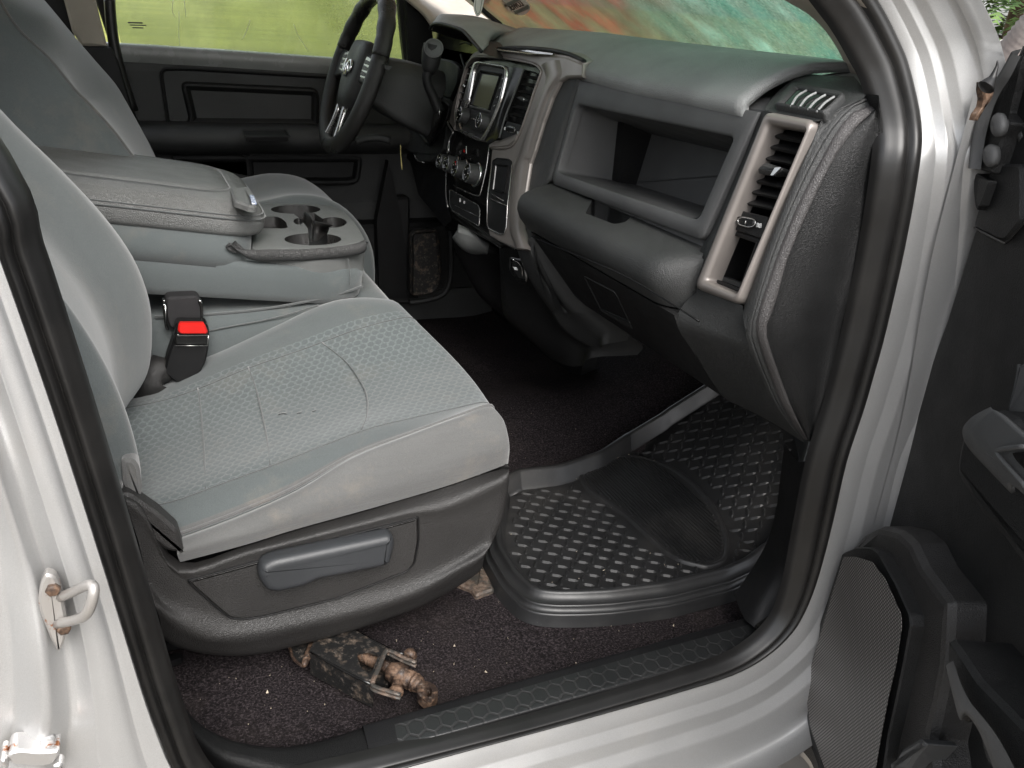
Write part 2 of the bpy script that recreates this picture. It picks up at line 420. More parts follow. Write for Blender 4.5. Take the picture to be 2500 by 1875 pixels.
def sillmat():
    m, t, bs, tc = newmat('honeycomb_sill_plastic')
    hd = hexdist(t, tc.outputs['Object'], .0205)
    ed = ramp(t, hd, [(.40, g(1)), (.45, g(0))])
    nz = noise(t, tc, 12, 5, .7)
    c = ramp(t, nz.outputs[0], [(.3, (.011, .0113, .0115)), (.75, (.022, .022, .022))]).outputs[0]
    c = mixc(t, math_(t, 'MULTIPLY', ed.outputs[0], .35), c, (.012, .014, .0145))
    dd = noise(t, tc, 700, 1); r = ramp(t, dd.outputs[0], [(.77, g(0)), (.82, g(.4))]); c = mixc(t, r.outputs[0], c, (.3, .28, .26))
    t.links.new(c, bs.inputs['Base Color'])
    rr = ramp(t, ed.outputs[0], [(0, g(.5)), (1, g(.33))]); t.links.new(rr.outputs[0], bs.inputs['Roughness'])
    b1 = bump(t, bs, ed.outputs[0], .35, .001)
    v = N(t, 'ShaderNodeTexVoronoi', feature='DISTANCE_TO_EDGE'); v.inputs['Scale'].default_value = 700; t.links.new(tc.outputs['Object'], v.inputs[0])
    bump(t, bs, v.outputs[0], .25, .001, b1)
    return m
M['sill'] = sillmat()
def grillemat():
    m, t, bs, tc = newmat('perforated_speaker_grille')
    sp = N(t, 'ShaderNodeSeparateXYZ'); t.links.new(tc.outputs['Object'], sp.inputs[0])
    # along-door coordinate
    al = math_(t, 'ADD', math_(t, 'MULTIPLY', sp.outputs[0], -.45), math_(t, 'MULTIPLY', sp.outputs[1], -.893))
    cb = N(t, 'ShaderNodeCombineXYZ'); t.links.new(al, cb.inputs[0]); t.links.new(sp.outputs[2], cb.inputs[1])
    hd = hexdist(t, cb.outputs[0], .0042)
    hole = ramp(t, hd, [(.24, g(1)), (.33, g(0))])
    nz = noise(t, tc, 3, 2, .5)
    hc = ramp(t, nz.outputs[0], [(.35, (.16, .15, .14)), (.75, (.34, .32, .30))])
    c = mixc(t, hole.outputs[0], (.022, .02, .02), hc.outputs[0])
    t.links.new(c, bs.inputs['Base Color']); bs.inputs['Roughness'].default_value = .5
    bump(t, bs, hole.outputs[0], -.6, .001)
    return m
M['grille'] = grillemat()
def glassdirty(name, cols, dens, mp_rot=(0, 0, 0), mp_scale=(1, 1, 1), spk=.3, bscale=3):
    m, t, bs, tc = newmat(name); t.nodes.remove(bs); out = t.nodes['Material Output']
    mp = N(t, 'ShaderNodeMapping'); mp.inputs['Rotation'].default_value = mp_rot; mp.inputs['Scale'].default_value = mp_scale
    t.links.new(tc.outputs['Object'], mp.inputs[0])
    a = noise(t, tc, bscale, 6, .62, mp.outputs[0])
    c = ramp(t, a.outputs[0], cols).outputs[0]
    sp = noise(t, tc, 150, 3, .75); sr = ramp(t, sp.outputs[0], [(.53, g(0)), (.66, g(spk))]); c = mixc(t, sr.outputs[0], c, (.62, .70, .58)); sr2 = ramp(t, sp.outputs[0], [(.33, g(spk*.8)), (.45, g(0))]); c = mixc(t, sr2.outputs[0], c, (.07, .08, .05))
    d = N(t, 'ShaderNodeBsdfDiffuse'); t.links.new(c, d.inputs[0]); tl = N(t, 'ShaderNodeBsdfTranslucent'); t.links.new(c, tl.inputs[0])
    mx = N(t, 'ShaderNodeMixShader'); mx.inputs[0].default_value = .6; t.links.new(d.outputs[0], mx.inputs[1]); t.links.new(tl.outputs[0], mx.inputs[2])
    tr = N(t, 'ShaderNodeBsdfTransparent'); tr.inputs[0].default_value = (.9, .95, .9, 1)
    dn = noise(t, tc, bscale*1.7, 5, .7, mp.outputs[0]); dr = ramp(t, dn.outputs[0], [(.25, g(max(0, dens-.18))), (.75, g(min(1, dens+.18)))])
    m2 = N(t, 'ShaderNodeMixShader'); t.links.new(dr.outputs[0], m2.inputs[0]); t.links.new(tr.outputs[0], m2.inputs[1]); t.links.new(mx.outputs[0], m2.inputs[2])
    gl = N(t, 'ShaderNodeBsdfGlossy'); gl.inputs['Roughness'].default_value = .06
    m3 = N(t, 'ShaderNodeMixShader'); m3.inputs[0].default_value = .05; t.links.new(m2.outputs[0], m3.inputs[1]); t.links.new(gl.outputs[0], m3.inputs[2])
    t.links.new(m3.outputs[0], out.inputs[0]); return m
# ================================================================== setting outside
def PH(px, py, h):
    """photo position dropped on a height field z = h(x, y)"""
    z = .3
    for _ in range(12):
        p = P(px, py, Z(z)); z = .5*z+.5*h(p[0], p[1])
    return P(px, py, Z(z))
def ground():
    m, t, bs, tc = newmat('gravel_drive')
    v = N(t, 'ShaderNodeTexVoronoi'); v.inputs['Scale'].default_value = 45; t.links.new(tc.outputs['Object'], v.inputs[0])
    n = noise(t, tc, 8, 5)
    c = ramp(t, v.outputs['Color'], [(.2, (.06, .05, .04)), (.8, (.34, .30, .25))]).outputs[0]
    c = mixc(t, .5, c, ramp(t, n.outputs[0], [(.3, (.05, .045, .035)), (.7, (.25, .22, .17))]).outputs[0])
    t.links.new(c, bs.inputs['Base Color']); bs.inputs['Roughness'].default_value = .95; bump(t, bs, v.outputs['Distance'], 1, .02)
    mb = MB(); R = 60
    rows = [[np.array((x, y, -.62)) for y in np.linspace(-R, R, 9)] for x in np.linspace(-R, R, 9)]
    mb.grid(rows, 1, 1); o = mb.build('gravel_ground', m); tag(o, kind='structure')
    m, t, bs, tc = newmat('lawn_grass')
    n = noise(t, tc, .5, 5, .6); n2 = noise(t, tc, 30, 4, .8); mp = N(t, 'ShaderNodeMapping'); mp.inputs['Scale'].default_value = (.12, 1.2, 1); t.links.new(tc.outputs['Object'], mp.inputs[0])
    n3 = noise(t, tc, .8, 4, .6, mp.outputs[0])
    c = ramp(t, n3.outputs[0], [(.3, (.17, .19, .03)), (.7, (.38, .38, .08))]).outputs[0]
    c = mixc(t, .35, c, ramp(t, n2.outputs[0], [(.3, (.07, .10, .015)), (.7, (.33, .36, .09))]).outputs[0])
    t.links.new(c, bs.inputs['Base Color']); bs.inputs['Roughness'].default_value = 1; bump(t, bs, n2.outputs[0], .6, .05)
    mb = MB(); rows = [[np.array((x, y, -.60+max(0, y-9)*.045)) for y in np.linspace(3.2, 60, 14)] for x in np.linspace(-60, 60, 12)]
    mb.grid(rows, 1, 1); o = mb.build('lawn', m); tag(o, kind='structure')
ground()

# ================================================================== the truck
TR = empty('pickup_truck', (.8, .8, -.62), 'silver pickup truck with its passenger door wide open showing the grey cloth cab', 'pickup truck')
def sweep_path():
    pts = []
    lo = [(-75, 430), (0, 627), (60, 795), (124, 980), (185, 1165), (244, 1350), (300, 1530), (350, 1690), (390, 1800), (428, 1885),
          (500, 1962), (610, 1972), (760, 1932), (900, 1893), (1053, 1850), (1300, 1783), (1487, 1732), (1650, 1686), (1780, 1645), (1865, 1600),
          (1930, 1540), (1968, 1475), (1997, 1396), (2030, 1270), (2063, 1125), (2104, 1000), (2133, 900), (2160, 800), (2205, 600), (2240, 400)]
    for a, b in lo: pts.append(P(a, b, Y(.02)))
    tilt = (0, 1/1.056, -.34/1.056, (.02-.34*.70)/1.056)      # upper body leans inwards
    for a, b in [(2244, 300), (2217, 170), (2188, 95), (2138, 0), (2060, -110)]: pts.append(P(a, b, tilt))
    e = pts[-1]
    for x, z in [(.62, 1.14), (.45, 1.22), (.2, 1.26), (-.05, 1.25), (-.12, 1.1), (-.06, .9)]: pts.append(np.array((x, .02+.34*(z-.7), z)))
    return pts
PATH = sweep_path()
PATHN = []
for i in range(len(PATH)):
    t_ = PATH[(i+1) % len(PATH)]-PATH[i-1]; n_ = np.array((t_[2], 0, -t_[0])); PATHN.append(n_/np.linalg.norm(n_))
def sweep(sec, scale=None, ku=2, kv=4, mi=0, mb=None, scale2=None):
    rows = []
    for a, b in sec:
        row = []
        for i, (p, n) in enumerate(zip(PATH, PATHN)):
            s = scale(i) if scale else 1
            row.append(p+n*a*s+np.array((0, b*(1 if not scale2 else scale2(i)), 0)))
        rows.append(row)
    mb = mb or MB(); mb.grid(rows, ku, kv, mi, closed=True); return mb
def bscale(i):
    if i <= 8: return 1.7
    if i <= 13: return 1.7-.7*(i-8)/5
    return float(np.interp(i, [27, 30, 34, 41], [1.0, .50, .34, .5]))
body = sweep([(-.004, .02), (-.001, .004), (.0, 0), (.003, -.003), (.028, -.0055), (.031, -.0062), (.040, -.0145), (.044, -.0155), (.060, -.0165), (.064, -.0178), (.073, -.027), (.078, -.029), (.110, -.034), (.120, -.0365), (.124, -.042), (.127, -.070), (.12, -.02), (.11, .1)], bscale, ku=1)
o = body.build('body_shell', M['silver'], TR)
seal = sweep([(.001, .001), (-.001, -.008), (-.006, -.012), (-.012, -.010), (-.015, .000), (-.0165, .004), (-.018, -.002), (-.024, -.006), (-.030, -.002), (-.034, .004), (-.038, .010), (-.044, .020), (-.046, .04)], lambda i: np.interp(i, [0, 5, 8, 11, 15, 18, 20, 23, 28, 31, 40], [.62, .62, .60, .5, .22, .36, .62, .95, 1.0, 1.0, 1]), scale2=lambda i: .55)
seal.build('door_seal', M['rubber'], TR)
# pillar inner trims, roof, rear wall, floor pan
mb = MB()
mb.box((-1.0, .22, 1.24), (.62, 1.45, 1.27)); mb.build('roof_lining', M['beige'], TR)
mb = MB(); mb.box((-1.02, .1, -.02), (-.98, 1.6, 1.25)); mb.build('rear_cab_wall', M['trimdark'], TR)
# bonnet and wing seen past the door
mb = MB()
rows = [[np.array((x, y, .75-.05*(x-1.2)**2-.09*abs(y-.8)**3)) for y in np.linspace(-.02, 1.62, 6)] for x in (1.30, 1.6, 2.0, 2.4)]
mb.grid(rows, 3, 3); o = mb.build('bonnet', M['silver'], TR, thick=.02)
mb = MB()
ya = [-60, 0, 60, 120, 200, 300, 400, 560, 760]; xa = [2160, 2185, 2215, 2240, 2255, 2262, 2255, 2230, 2190]; xb = [2305, 2345, 2388, 2432, 2490, 2520, 2500, 2460, 2420]
tl_ = lambda d: (0, 1/1.056, -.34/1.056, (.02-.34*.70)/1.056+d)
rows = []
for y, x0, x1 in zip(ya, xa, xb):
    r = []
    for t_, d_ in ((0, .03), (.10, .001), (.34, .000), (.36, .001), (.52, .009), (.60, .009), (.70, -.003), (.72, -.004), (.94, -.008), (1, .006)):
        px_ = x0*(1-t_)+x1*t_; p_ = P(px_, y+(t_*8), tl_(d_)); r.append(p_ if y < 350 else P(px_, y, Y(.018+d_*.8)))
    rows.append(r)
mb.grid(rows, 3, 3); mb.build('front_wing', M['silver'], TR, thick=.004)
# silver hinge face between the opening and the door
mb = MB()
rows = []
for z in (.78, .6, .4, .25, .1, -.1): rows.append([np.array((1.0+.02*(z<.5), .0, z)), np.array((1.052, -.012, z)), np.array((1.058, -.06, z)), np.array((1.06, -.12, z))])
mb.grid(rows, 3, 4); mb.build('hinge_pillar_face', M['silver'], TR)

# pressed folds of the rear pillar, in front of the plain sweep
mb = MB(); rows = []
for y in (440, 520, 640, 800, 960, 1120, 1280, 1440, 1580, 1700, 1790, 1880, 1980):
    xs_ = float(np.interp(y, [430, 627, 795, 980, 1165, 1350, 1530, 1690, 1800, 1885, 1990], [-75, 0, 60, 124, 185, 244, 300, 350, 390, 428, 500]))
    k = float(np.interp(y, [300, 1500, 1700, 1850, 1980], [1, 1, 1.25, 1.7, 2.0])); b = 0 if y < 1750 else 1
    r = []
    for d, h in ((4, -.004), (30, -.006), (34, -.006), (52, -.013+.0), (95, -.014), (100, -.014), (125, -.003), (140, -.001), (150, -.002), (178, -.020), (190, -.023), (205, -.022), (250, -.008), (262, -.006), (300, -.007), (420, -.018)):
        h2 = h-.012+(.006*sin(y*.012+d*.02) if 110 < d < 260 else 0)
        r.append(P(xs_-d*k, y+(d*.25 if y > 1600 else 0), Y(h2)))
    rows.append(r)
mb.grid(rows, 3, 2); mb.build('pillar_pressing', M['silver'], TR)
RD = empty('rear_door', None, parent=TR)
mb = MB(); mb.box((-1.05, -.035, -.40), (-.16, .03, .70)); mb.build('rear_door_skin', M['silver'], RD, bevel=.01)
mb = MB(); mb.box((-1.0, .10, .70), (-.20, .12, 1.22)); mb.build('rear_door_glass', M['gloss'], RD)
mb = MB(); mb.box((-.17, .03, -.40), (-.06, .10, 1.22)); mb.build('pillar_core', M['silver'], TR)
# B pillar striker
st = empty('door_striker', None, parent=TR)
YB = Y(-.012)
mb = MB(); mb.panel(T('f', '245,595 300,610 330,680 365,850 355,950 320,1030 280,960 235,850 205,760 215,670', Y(-.034)), [(0, -.006), (0, .002), (.002, .004)], r=.006)
mb.build('striker_plate', M['zinc'], st)
lp = T('f', '330,735', Y(-.036))+T('f', '400,705', Y(-.055))+T('f', '470,672', Y(-.075))+T('f', '505,680', Y(-.083))+T('f', '500,745', Y(-.085))+T('f', '465,830', Y(-.080))+T('f', '400,860', Y(-.060))+T('f', '310,880', Y(-.036))
mb = MB(); mb.tube(lp, .0042, 10, k=3); mb.build('striker_loop', M['zinc'], st)
mb = MB()
for q in ('285,700', '345,910'):
    mb = MB(); mb.lathe(T('f', q, Y(-.040))[0], (0, -1, 0), [(-.004, .0055), (.001, .0055), (.002, .004)], 6); mb.build('bolt', M['rust'], st)
mb = MB(); mb.panel(T('p', '70,860 130,800 220,785 400,805 560,795 640,790 650,830 600,900 560,950 430,970 130,950', Y(-.045)), [(0, -.02), (0, 0), (.002, .002)], r=.004)
mb.panel(T('p', '0,900 60,880 90,920 100,995 0,995', Y(-.05)), [(0, -.02), (0, 0), (.002, .002)], r=.004)
mb.panel(T('p', '560,970 640,930 690,950 700,990 600,1000', Y(-.045)), [(0, -.01), (0, 0), (.002, .002)], r=.004)
mb.build('rear_door_hinge', M['silver_rust'], TR)
mb = MB(); mb.lathe(T('p', '515,690', Y(-.034))[0], (0, -1, 0), [(-.003, .006), (.003, .006), (.004, .004)], 16); mb.build('body_plug', M['silver'], TR)

# ------------------------------------------------ carpet, sill trims
def floorh(x, y):
    h = 0
    if 0.55 < y < 1.15: h += .05*(.5-.5*cos(2*pi*(y-.55)/.6))
    if x > 1.12: h += (x-1.12)*.55
    return h
mb = MB()
xs = np.linspace(-.9, 1.75, 28); ys = np.linspace(.055, 1.62, 24)
rows = [[np.array((x, y, floorh(x, y)+.002*sin(x*9+y*5)+.0015*sin(y*23))) for y in ys] for x in xs]
mb.grid(rows, 2, 2)
cp = mb.build('carpet', M['carpet'], TR)
mb = MB(); mb.box((-1, .08, -.06), (1.6, 1.60, -.03)); mb.box((1.70, 0, -.05), (1.72, 1.7, .76)); mb.build('floor_pan', M['black'], TR)
mb = MB(); mb.lathe(P(593, 1686, Z(.003)), (0, 0, 1), [(-.002, .008), (.002, .007), (.003, .004)], 14); mb.build('carpet_fastener', M['white'], TR)

def sill():
    inn = T('', '886,1774 1100,1714 1300,1656 1500,1600 1700,1545 1846,1505', Z(.041))
    cre = T('', '900,1830 1110,1774 1320,1715 1520,1657 1720,1600 1862,1560', Z(.037))
    out = T('', '904,1853 1120,1800 1330,1741 1530,1687 1740,1627 1873,1588', Z(.018))
    low = [p+np.array((0, -.004, -.03)) for p in out]
    inb = [p+np.array((0, .012, -.02)) for p in inn]
    ic = [p+np.array((0, .003, -.002)) for p in inn]
    mb = MB(); mb.grid([inb, ic, [p+np.array((0, -.004, .001)) for p in inn], cre, [(a*.45+b*.55)+np.array((0, -.006, .006)) for a, b in zip(cre, out)], out, low], 4, 3, mf=lambda u, v: 0 if 2.2 <= u < 3.4 and v > .02 else 1)
    return mb.build('sill_plate', [M['sill'], M['black']], TR)
sill()
# dark rear corner trim of the opening
inn = T('f', '880,1120 925,1200 960,1270 1010,1350 1080,1420 1180,1480 1300,1522 1500,1548 1700,1520 1840,1480 1960,1440', Z(.03))
cre = T('f', '850,1000 900,1200 950,1340 1010,1440 1090,1530 1200,1600 1400,1650 1600,1690 1750,1680 1850,1660 2000,1640', Z(.035))
out = T('f', '800,1000 860,1220 920,1380 990,1500 1080,1600 1180,1680 1400,1760 1600,1780 1750,1760 1900,1720 2010,1690', Z(.01))
mb = MB(); mb.grid([[p+np.array((.004, .02, -.03)) for p in inn], inn, [(a+b)/2+np.array((0, 0, .004)) for a, b in zip(inn, cre)], cre, out, [p+np.array((0, -.01, -.04)) for p in out]], 3, 3)
mb.build('pillar_foot_trim', M['lower'], TR)
# front corner trim
mb = MB()
a = T('h', '700,850 800,700 880,560 930,400 960,200 985,0', Y(.085)); b = T('h', '760,905 850,830 930,700 975,500 1010,250 1040,0', Y(.06)); c = T('h', '820,1030 930,960 1010,820 1060,560 1110,300 1170,0', Y(.035))
mb.grid([[p+np.array((.02, .05, 0)) for p in a], a, b, c], 3, 4); mb.build('front_corner_trim', M['black'], TR)
mb = MB(); mb.panel(T('h', '775,915 830,880 868,850 872,900 845,960 812,1000', Y(.05)), [(0, -.01), (0, 0), (.003, .003)], r=.008); mb.build('corner_moulding', M['gloss'], TR)

# ------------------------------------------------ driver's side: door, pillar, glass
dd = empty('driver_door', None, parent=TR)
mb = MB()
sec = []
L = []
for x0, zt in ((.075, .712), (.40, .706), (.80, .694), (1.14, .684)):
    L.append([np.array((x0, y, z)) for y, z in ((1.66, -.05), (1.585, -.05), (1.585, .30), (1.60, .34), (1.60, zt-.05), (1.604, zt-.012), (1.615, zt), (1.66, zt))])
mb.loops(L, 0, True, True, True); o = mb.build('door_panel', M['dash'], dd, auto=30)
for p in o.data.polygons: p.use_smooth = False
# belt cap, the window's highlight put into its lighter grey
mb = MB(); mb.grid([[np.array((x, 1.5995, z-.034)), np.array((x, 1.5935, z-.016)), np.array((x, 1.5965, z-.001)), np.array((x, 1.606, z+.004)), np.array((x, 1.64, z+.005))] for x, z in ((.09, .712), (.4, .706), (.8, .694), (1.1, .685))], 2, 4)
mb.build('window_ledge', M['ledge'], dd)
YD = Y(1.598)
def rec(view, s, prof, r, mat, name, plane=YD, parent=dd, **k):
    mb = MB(); mb.panel(T(view, s, plane), prof, r=r, **k); return mb.build(name, mat, parent)
rec('a', '858,395 880,362 1000,360 1790,408 1860,420 1840,700 905,712', [(0, -.002), (0, .006), (.003, .008), (.006, .006), (.010, -.004)], .015, M['lower'], 'upper_insert', back=False)
rec('a', '985,450 1700,484 1715,520 1712,672 1690,676 1010,672 1030,640', [(-.006, -.004), (0, .007), (.004, .009), (.008, .006), (.016, -.003)], .012, M['lower'], 'insert_pad', back=False)
mb = MB(); L = []
for x in (.13, .3, .6, .95, 1.12):
    L.append([np.array((x, y, z)) for y, z in ((1.62, .548), (1.53, .540), (1.508, .530), (1.502, .518), (1.508, .500), (1.54, .480), (1.62, .465))])
mb.loops(L, 0, True, True, True, closed=True); mb.build('armrest', M['dash'], dd)
mb = MB(); mb.panel(T('a', '1310,706 1545,704 1570,742 1320,742', Z(.542)), [(0, .0), (0, .003), (.004, .003), (.007, -.01)], r=.004); mb.build('pull_cup', M['black'], dd)
rec('a', '905,842 1960,842 1938,985 1880,1000 1400,1000 1340,985 1325,842', [(0, 0), (0, .004), (.006, .007), (.012, .004), (.018, -.012)], .02, M['lower'], 'map_pocket', Y(1.583), back=False)
mb = MB(); L = []
for x in (.2, .7, 1.12): L.append([np.array((x, y, z)) for y, z in ((1.60, .30), (1.555, .29), (1.545, .28), (1.548, .10), (1.60, .08))])
mb.loops(L, 0, True, True, False); mb.build('lower_pocket', M['lower'], dd)
mb = MB(); c = T('a', '697,255', Y(1.60))[0]; mb.lathe(c+np.array((0, .002, 0)), (0, 0, 1), [(-.01, .014), (.002, .012), (.004, .0035), (.024, .0035), (.027, .002)], 14); mb.build('lock_knob', M['black'], dd)
# window frame bars
mb = MB()
mb.panel(T('a', '505,-30 560,-30 650,245 665,262 600,262', Y(1.63)), [(0, -.02), (0, 0), (.003, .004)]); mb.build('window_frame', M['black'], dd); mb = MB()
mb.panel(T('b', '540,-30 585,-30 612,495 596,505 570,300', Y(1.625)), [(0, -.02), (0, 0), (.002, .003)])
mb.build('window_frame', M['black'], dd)
rec('b', '592,-20 640,30 760,130 800,185 840,540 800,560 620,500', [(0, -.01), (0, 0), (.004, .004)], .01, M['black'], 'mirror_sail', Y(1.61))
gm = glassdirty('dusty_hazy_side_glass', [(.3, (.34, .40, .13)), (.7, (.72, .74, .50))], .34, spk=.4, bscale=2.4)  # dust film whose mottled tones also stand in for haze and tree reflections
mb = MB(); L = T('a', '540,-260 660,262 1300,310 2260,360 2150,-260', Y(1.64)); mb.panel(L, [(0, -.002), (0, .002)]); gl = mb.build('window_glass', gm, dd)
# dried runs and chalky scuffs on the glass
mb = MB()
for s in ('966,60 968,120 965,170 970,240', '1585,130 1610,190 1640,240 1662,272', '1350,110 1335,160 1310,210', '935,0 930,60 945,90', '995,0 1000,50 1005,90'):
    mb = MB(); mb.tube(T('a', s, Y(1.637)), .0015, 5, k=3, flat=.3); mb.build('dried_run', M['white'], dd)
mb = MB(); mb.panel(T('a', '690,118 770,120 770,128 690,126', Y(1.637)), [(0, 0), (0, .0006)]); mb.panel(T('a', '700,132 790,134 790,140 700,138', Y(1.637)), [(0, 0), (0, .0006)])
mb.panel(T('a', '715,146 775,148 775,154 715,152', Y(1.637)), [(0, 0), (0, .0006)])
mb.build('etched_mark', M['ink'], dd)
# driver's pillar
rec('a', '340,-20 512,-20 540,100 578,248 510,250 440,246 390,170', [(0, -.03), (0, 0), (.006, .006)], .0, M['beige'], 'pillar_trim', Y(1.56), TR)
rec('a', '445,250 600,256 640,330 720,600 800,760 860,1100 700,1100 560,500', [(0, -.03), (0, 0), (.004, .004)], 0, M['black'], 'lower_pillar_trim', Y(1.555), TR)
mb = MB(); mb.tube(T('a', '590,-20 600,120 620,260 660,420 720,600', Y(1.58)), .012, 8, k=4); mb.build('driver_door_seal', M['rubber'], TR)
rec('a', '230,-20 350,-20 395,170 430,300 300,300', [(0, -.02), (0, 0)], 0, M['black'], 'rear_door_dark_trim', Y(1.62), TR)  # plain black panel beside the beige pillar trim

# ------------------------------------------------ windscreen and A pillars
wn = glassdirty('wet_windscreen', [(.22, (.13, .27, .21)), (.40, (.22, .45, .36)), (.52, (.25, .36, .28)), (.62, (.42, .68, .57)), (.8, (.20, .36, .29))], .74, (0, radians(-34), radians(38)), (1.0, 2.6, 1.0), spk=.75, bscale=4.2)
# rusty leaf stain over the driver's half of the windscreen
t = wn.node_tree; tc = [n for n in t.nodes if n.type == 'TEX_COORD'][0]; d = [n for n in t.nodes if n.type == 'BSDF_DIFFUSE'][0]; tl = [n for n in t.nodes if n.type == 'BSDF_TRANSLUCENT'][0]
src = d.inputs[0].links[0].from_socket
sp = N(t, 'ShaderNodeSeparateXYZ'); t.links.new(tc.outputs['Object'], sp.inputs[0])
nn = noise(t, tc, 4, 5, .7); pos = math_(t, 'ADD', sp.outputs[1], math_(t, 'MULTIPLY', math_(t, 'SUBTRACT', nn.outputs[0], .5), .5))
fc = ramp(t, pos, [(.0, g(0)), (.30, g(1))])
mp = [n for n in t.nodes if n.type == 'MAPPING'][0]
n2 = noise(t, tc, 4.5, 4, .65, mp.outputs[0]); br = ramp(t, n2.outputs[0], [(.3, (.27, .29, .19)), (.46, (.30, .25, .17)), (.56, (.38, .22, .15)), (.62, (.46, .18, .13)), (.68, (.29, .26, .18))])
mc = mixc(t, fc.outputs[0], src, br.outputs[0])
t.links.new(mc, d.inputs[0]); t.links.new(mc, tl.inputs[0])
ws = empty('windscreen', None, parent=TR)
def wz(x): return .785+(1.30-x)*.62
mb = MB()
rows = [[np.array((x-.12*((y-.8)/.7)**2, y, wz(x))) for y in np.linspace(.13, 1.62, 7)] for x in np.linspace(1.36, .60, 5)]
mb.grid(rows, 3, 3); mb.build('windscreen_glass', wn, ws, thick=.004)
WP = pl3((1.295, .8, wz(1.30)), (1.295, 1.2, wz(1.30)), (.695, .8, wz(.70)))
def G_(x, y): return (x-.12*((y-.8)/.7)**2, y, wz(x))
WP = pl3(G_(1.2, 1.1), G_(1.2, 1.35), G_(.9, 1.2))
WP = (WP[0], WP[1], WP[2], WP[3]+.04+(.010 if np.array(WP[:3])@CAM > WP[3] else -.010))
# inspection stickers
s0 = T('w', '692,-10 700,40 730,95 790,150 870,190 960,203 1030,180 1072,130 1070,70 1020,10 960,-40 850,-60 740,-50', (WP[0], WP[1], WP[2], WP[3]-.04))
if True:
    n_ = np.array(WP[:3]); n_ = n_ if n_@(CAM-s0[0]) > 0 else -n_
    mb = MB(); mb.panel(s0, [(0, 0), (0, .001)], n=n_); mb.panel(T('w', '715,55 905,-30 940,-5 745,95', (WP[0], WP[1], WP[2], WP[3]-.04)), [(0, .001), (0, .0016)], n=n_, mi=1)
    mb.panel(T('w', '855,150 1050,55 1072,90 1068,110 880,190', (WP[0], WP[1], WP[2], WP[3]-.04)), [(0, .001), (0, .0016)], n=n_, mi=1)
    mb.build('oval_sticker', [M['sticker'], M['stickergrey']], ws)
    c = P(1100+883/5.53, 67/5.53, (WP[0], WP[1], WP[2], WP[3]-.04))+n_*.002
    e = P(1100+800/5.53, 100/5.53, (WP[0], WP[1], WP[2], WP[3]-.04)); f = P(1100+970/5.53, 30/5.53, (WP[0], WP[1], WP[2], WP[3]-.04))
    up_ = P(1100+868/5.53, 20/5.53, (WP[0], WP[1], WP[2], WP[3]-.04))-c
    text_mesh('sticker_lettering', 'LOWER', c, e-f, -up_ if False else up_, np.linalg.norm(e-f)*.30, M['ink'], ws, .0004, .0004)
    mb = MB(); mb.panel(T('w', '450,-40 560,-50 545,5 480,45 450,50 440,20', (WP[0], WP[1], WP[2], WP[3]-.04)), [(0, 0), (0, .001)], n=n_); mb.build('corner_sticker', M['sticker'], ws)
    mb = MB(); mb.panel(T('w', '455,5 495,-15 500,-8 460,15', (WP[0], WP[1], WP[2], WP[3]-.04)), [(0, .001), (0, .0016)], n=n_); mb.build('corner_sticker_print', M['ink'], ws)
# black band along the driver's edge of the glass, beige pillars
mb = MB(); mb.tube([P(1150, -8, Y(1.42)), P(1185, 30, Y(1.40)), P(1222, 60, Y(1.36))], .006, 6, k=2); mb.build('glass_edge_band', M['black'], TR)
mb = MB()
a_ = T('b', '600,-40 660,10 740,80 800,160 830,230', Y(1.56)); b_ = T('b', '860,-40 900,20 960,80 1010,140 1080,220', X(1.02)); c_ = T('b', '1085,-40 1140,10 1230,90 1330,180 1400,230', X(1.10))
mb.grid([a_, b_, c_], 4, 4); mb.build('driver_pillar_trim', M['beige'], TR, thick=.01)
mb = MB()
a_ = T('c', '1300,-60 1360,0 1480,70 1580,165 1650,270 1700,375 1735,470 1760,530', Y(.21)); m1 = T('c', '1420,-60 1480,10 1570,80 1660,180 1725,290 1775,400 1805,490 1820,550', Y(.165)); m2 = T('c', '1510,-60 1560,10 1640,90 1710,190 1765,300 1810,410 1840,510 1855,560', Y(.14)); c_ = T('c', '1560,-60 1595,0 1665,90 1735,190 1790,300 1832,420 1856,515 1866,570', Y(.115))
mb.grid([[p+np.array((.03, .02, 0)) for p in a_], a_, m1, m2, c_, [p+np.array((.01, -.04, 0)) for p in c_]], 3, 3); mb.build('pillar_trim', M['beige'], TR)

# ================================================================== dashboard
DB = empty('dashboard', None, parent=TR)
SECT = [(1.32, .76), (1.18, .776), (1.02, .784), (.955, .780), (.915, .771), (.884, .757), (.868, .744), (.829, .570), (.806, .562), (.786, .556), (.773, .549), (.765, .536), (.766, .520), (.780, .497), (.815, .450), (.865, .385), (.902, .350), (.93, .342), (1.32, .34)]
def extr(sec, y0, y1, name, mt, parent=DB, taper=None):
    L = [[np.array((x, y, z)) for x, z in sec] for y in np.linspace(y0, y1, 3)]
    if taper: L = [[np.array((max(x, min(.828, x+k)) if x < .84 else x, y0-dy, z)) for x, z in sec] for dy, k in taper]+L
    mb = MB(); mb.loops(L, 0, True, True, False)
    return mb.build(name, mt, parent)
def smoothish(o, ang=38):
    for p in o.data.polygons: p.use_smooth = True
    if hasattr(o.data, 'set_sharp_from_angle'): o.data.set_sharp_from_angle(angle=radians(ang))
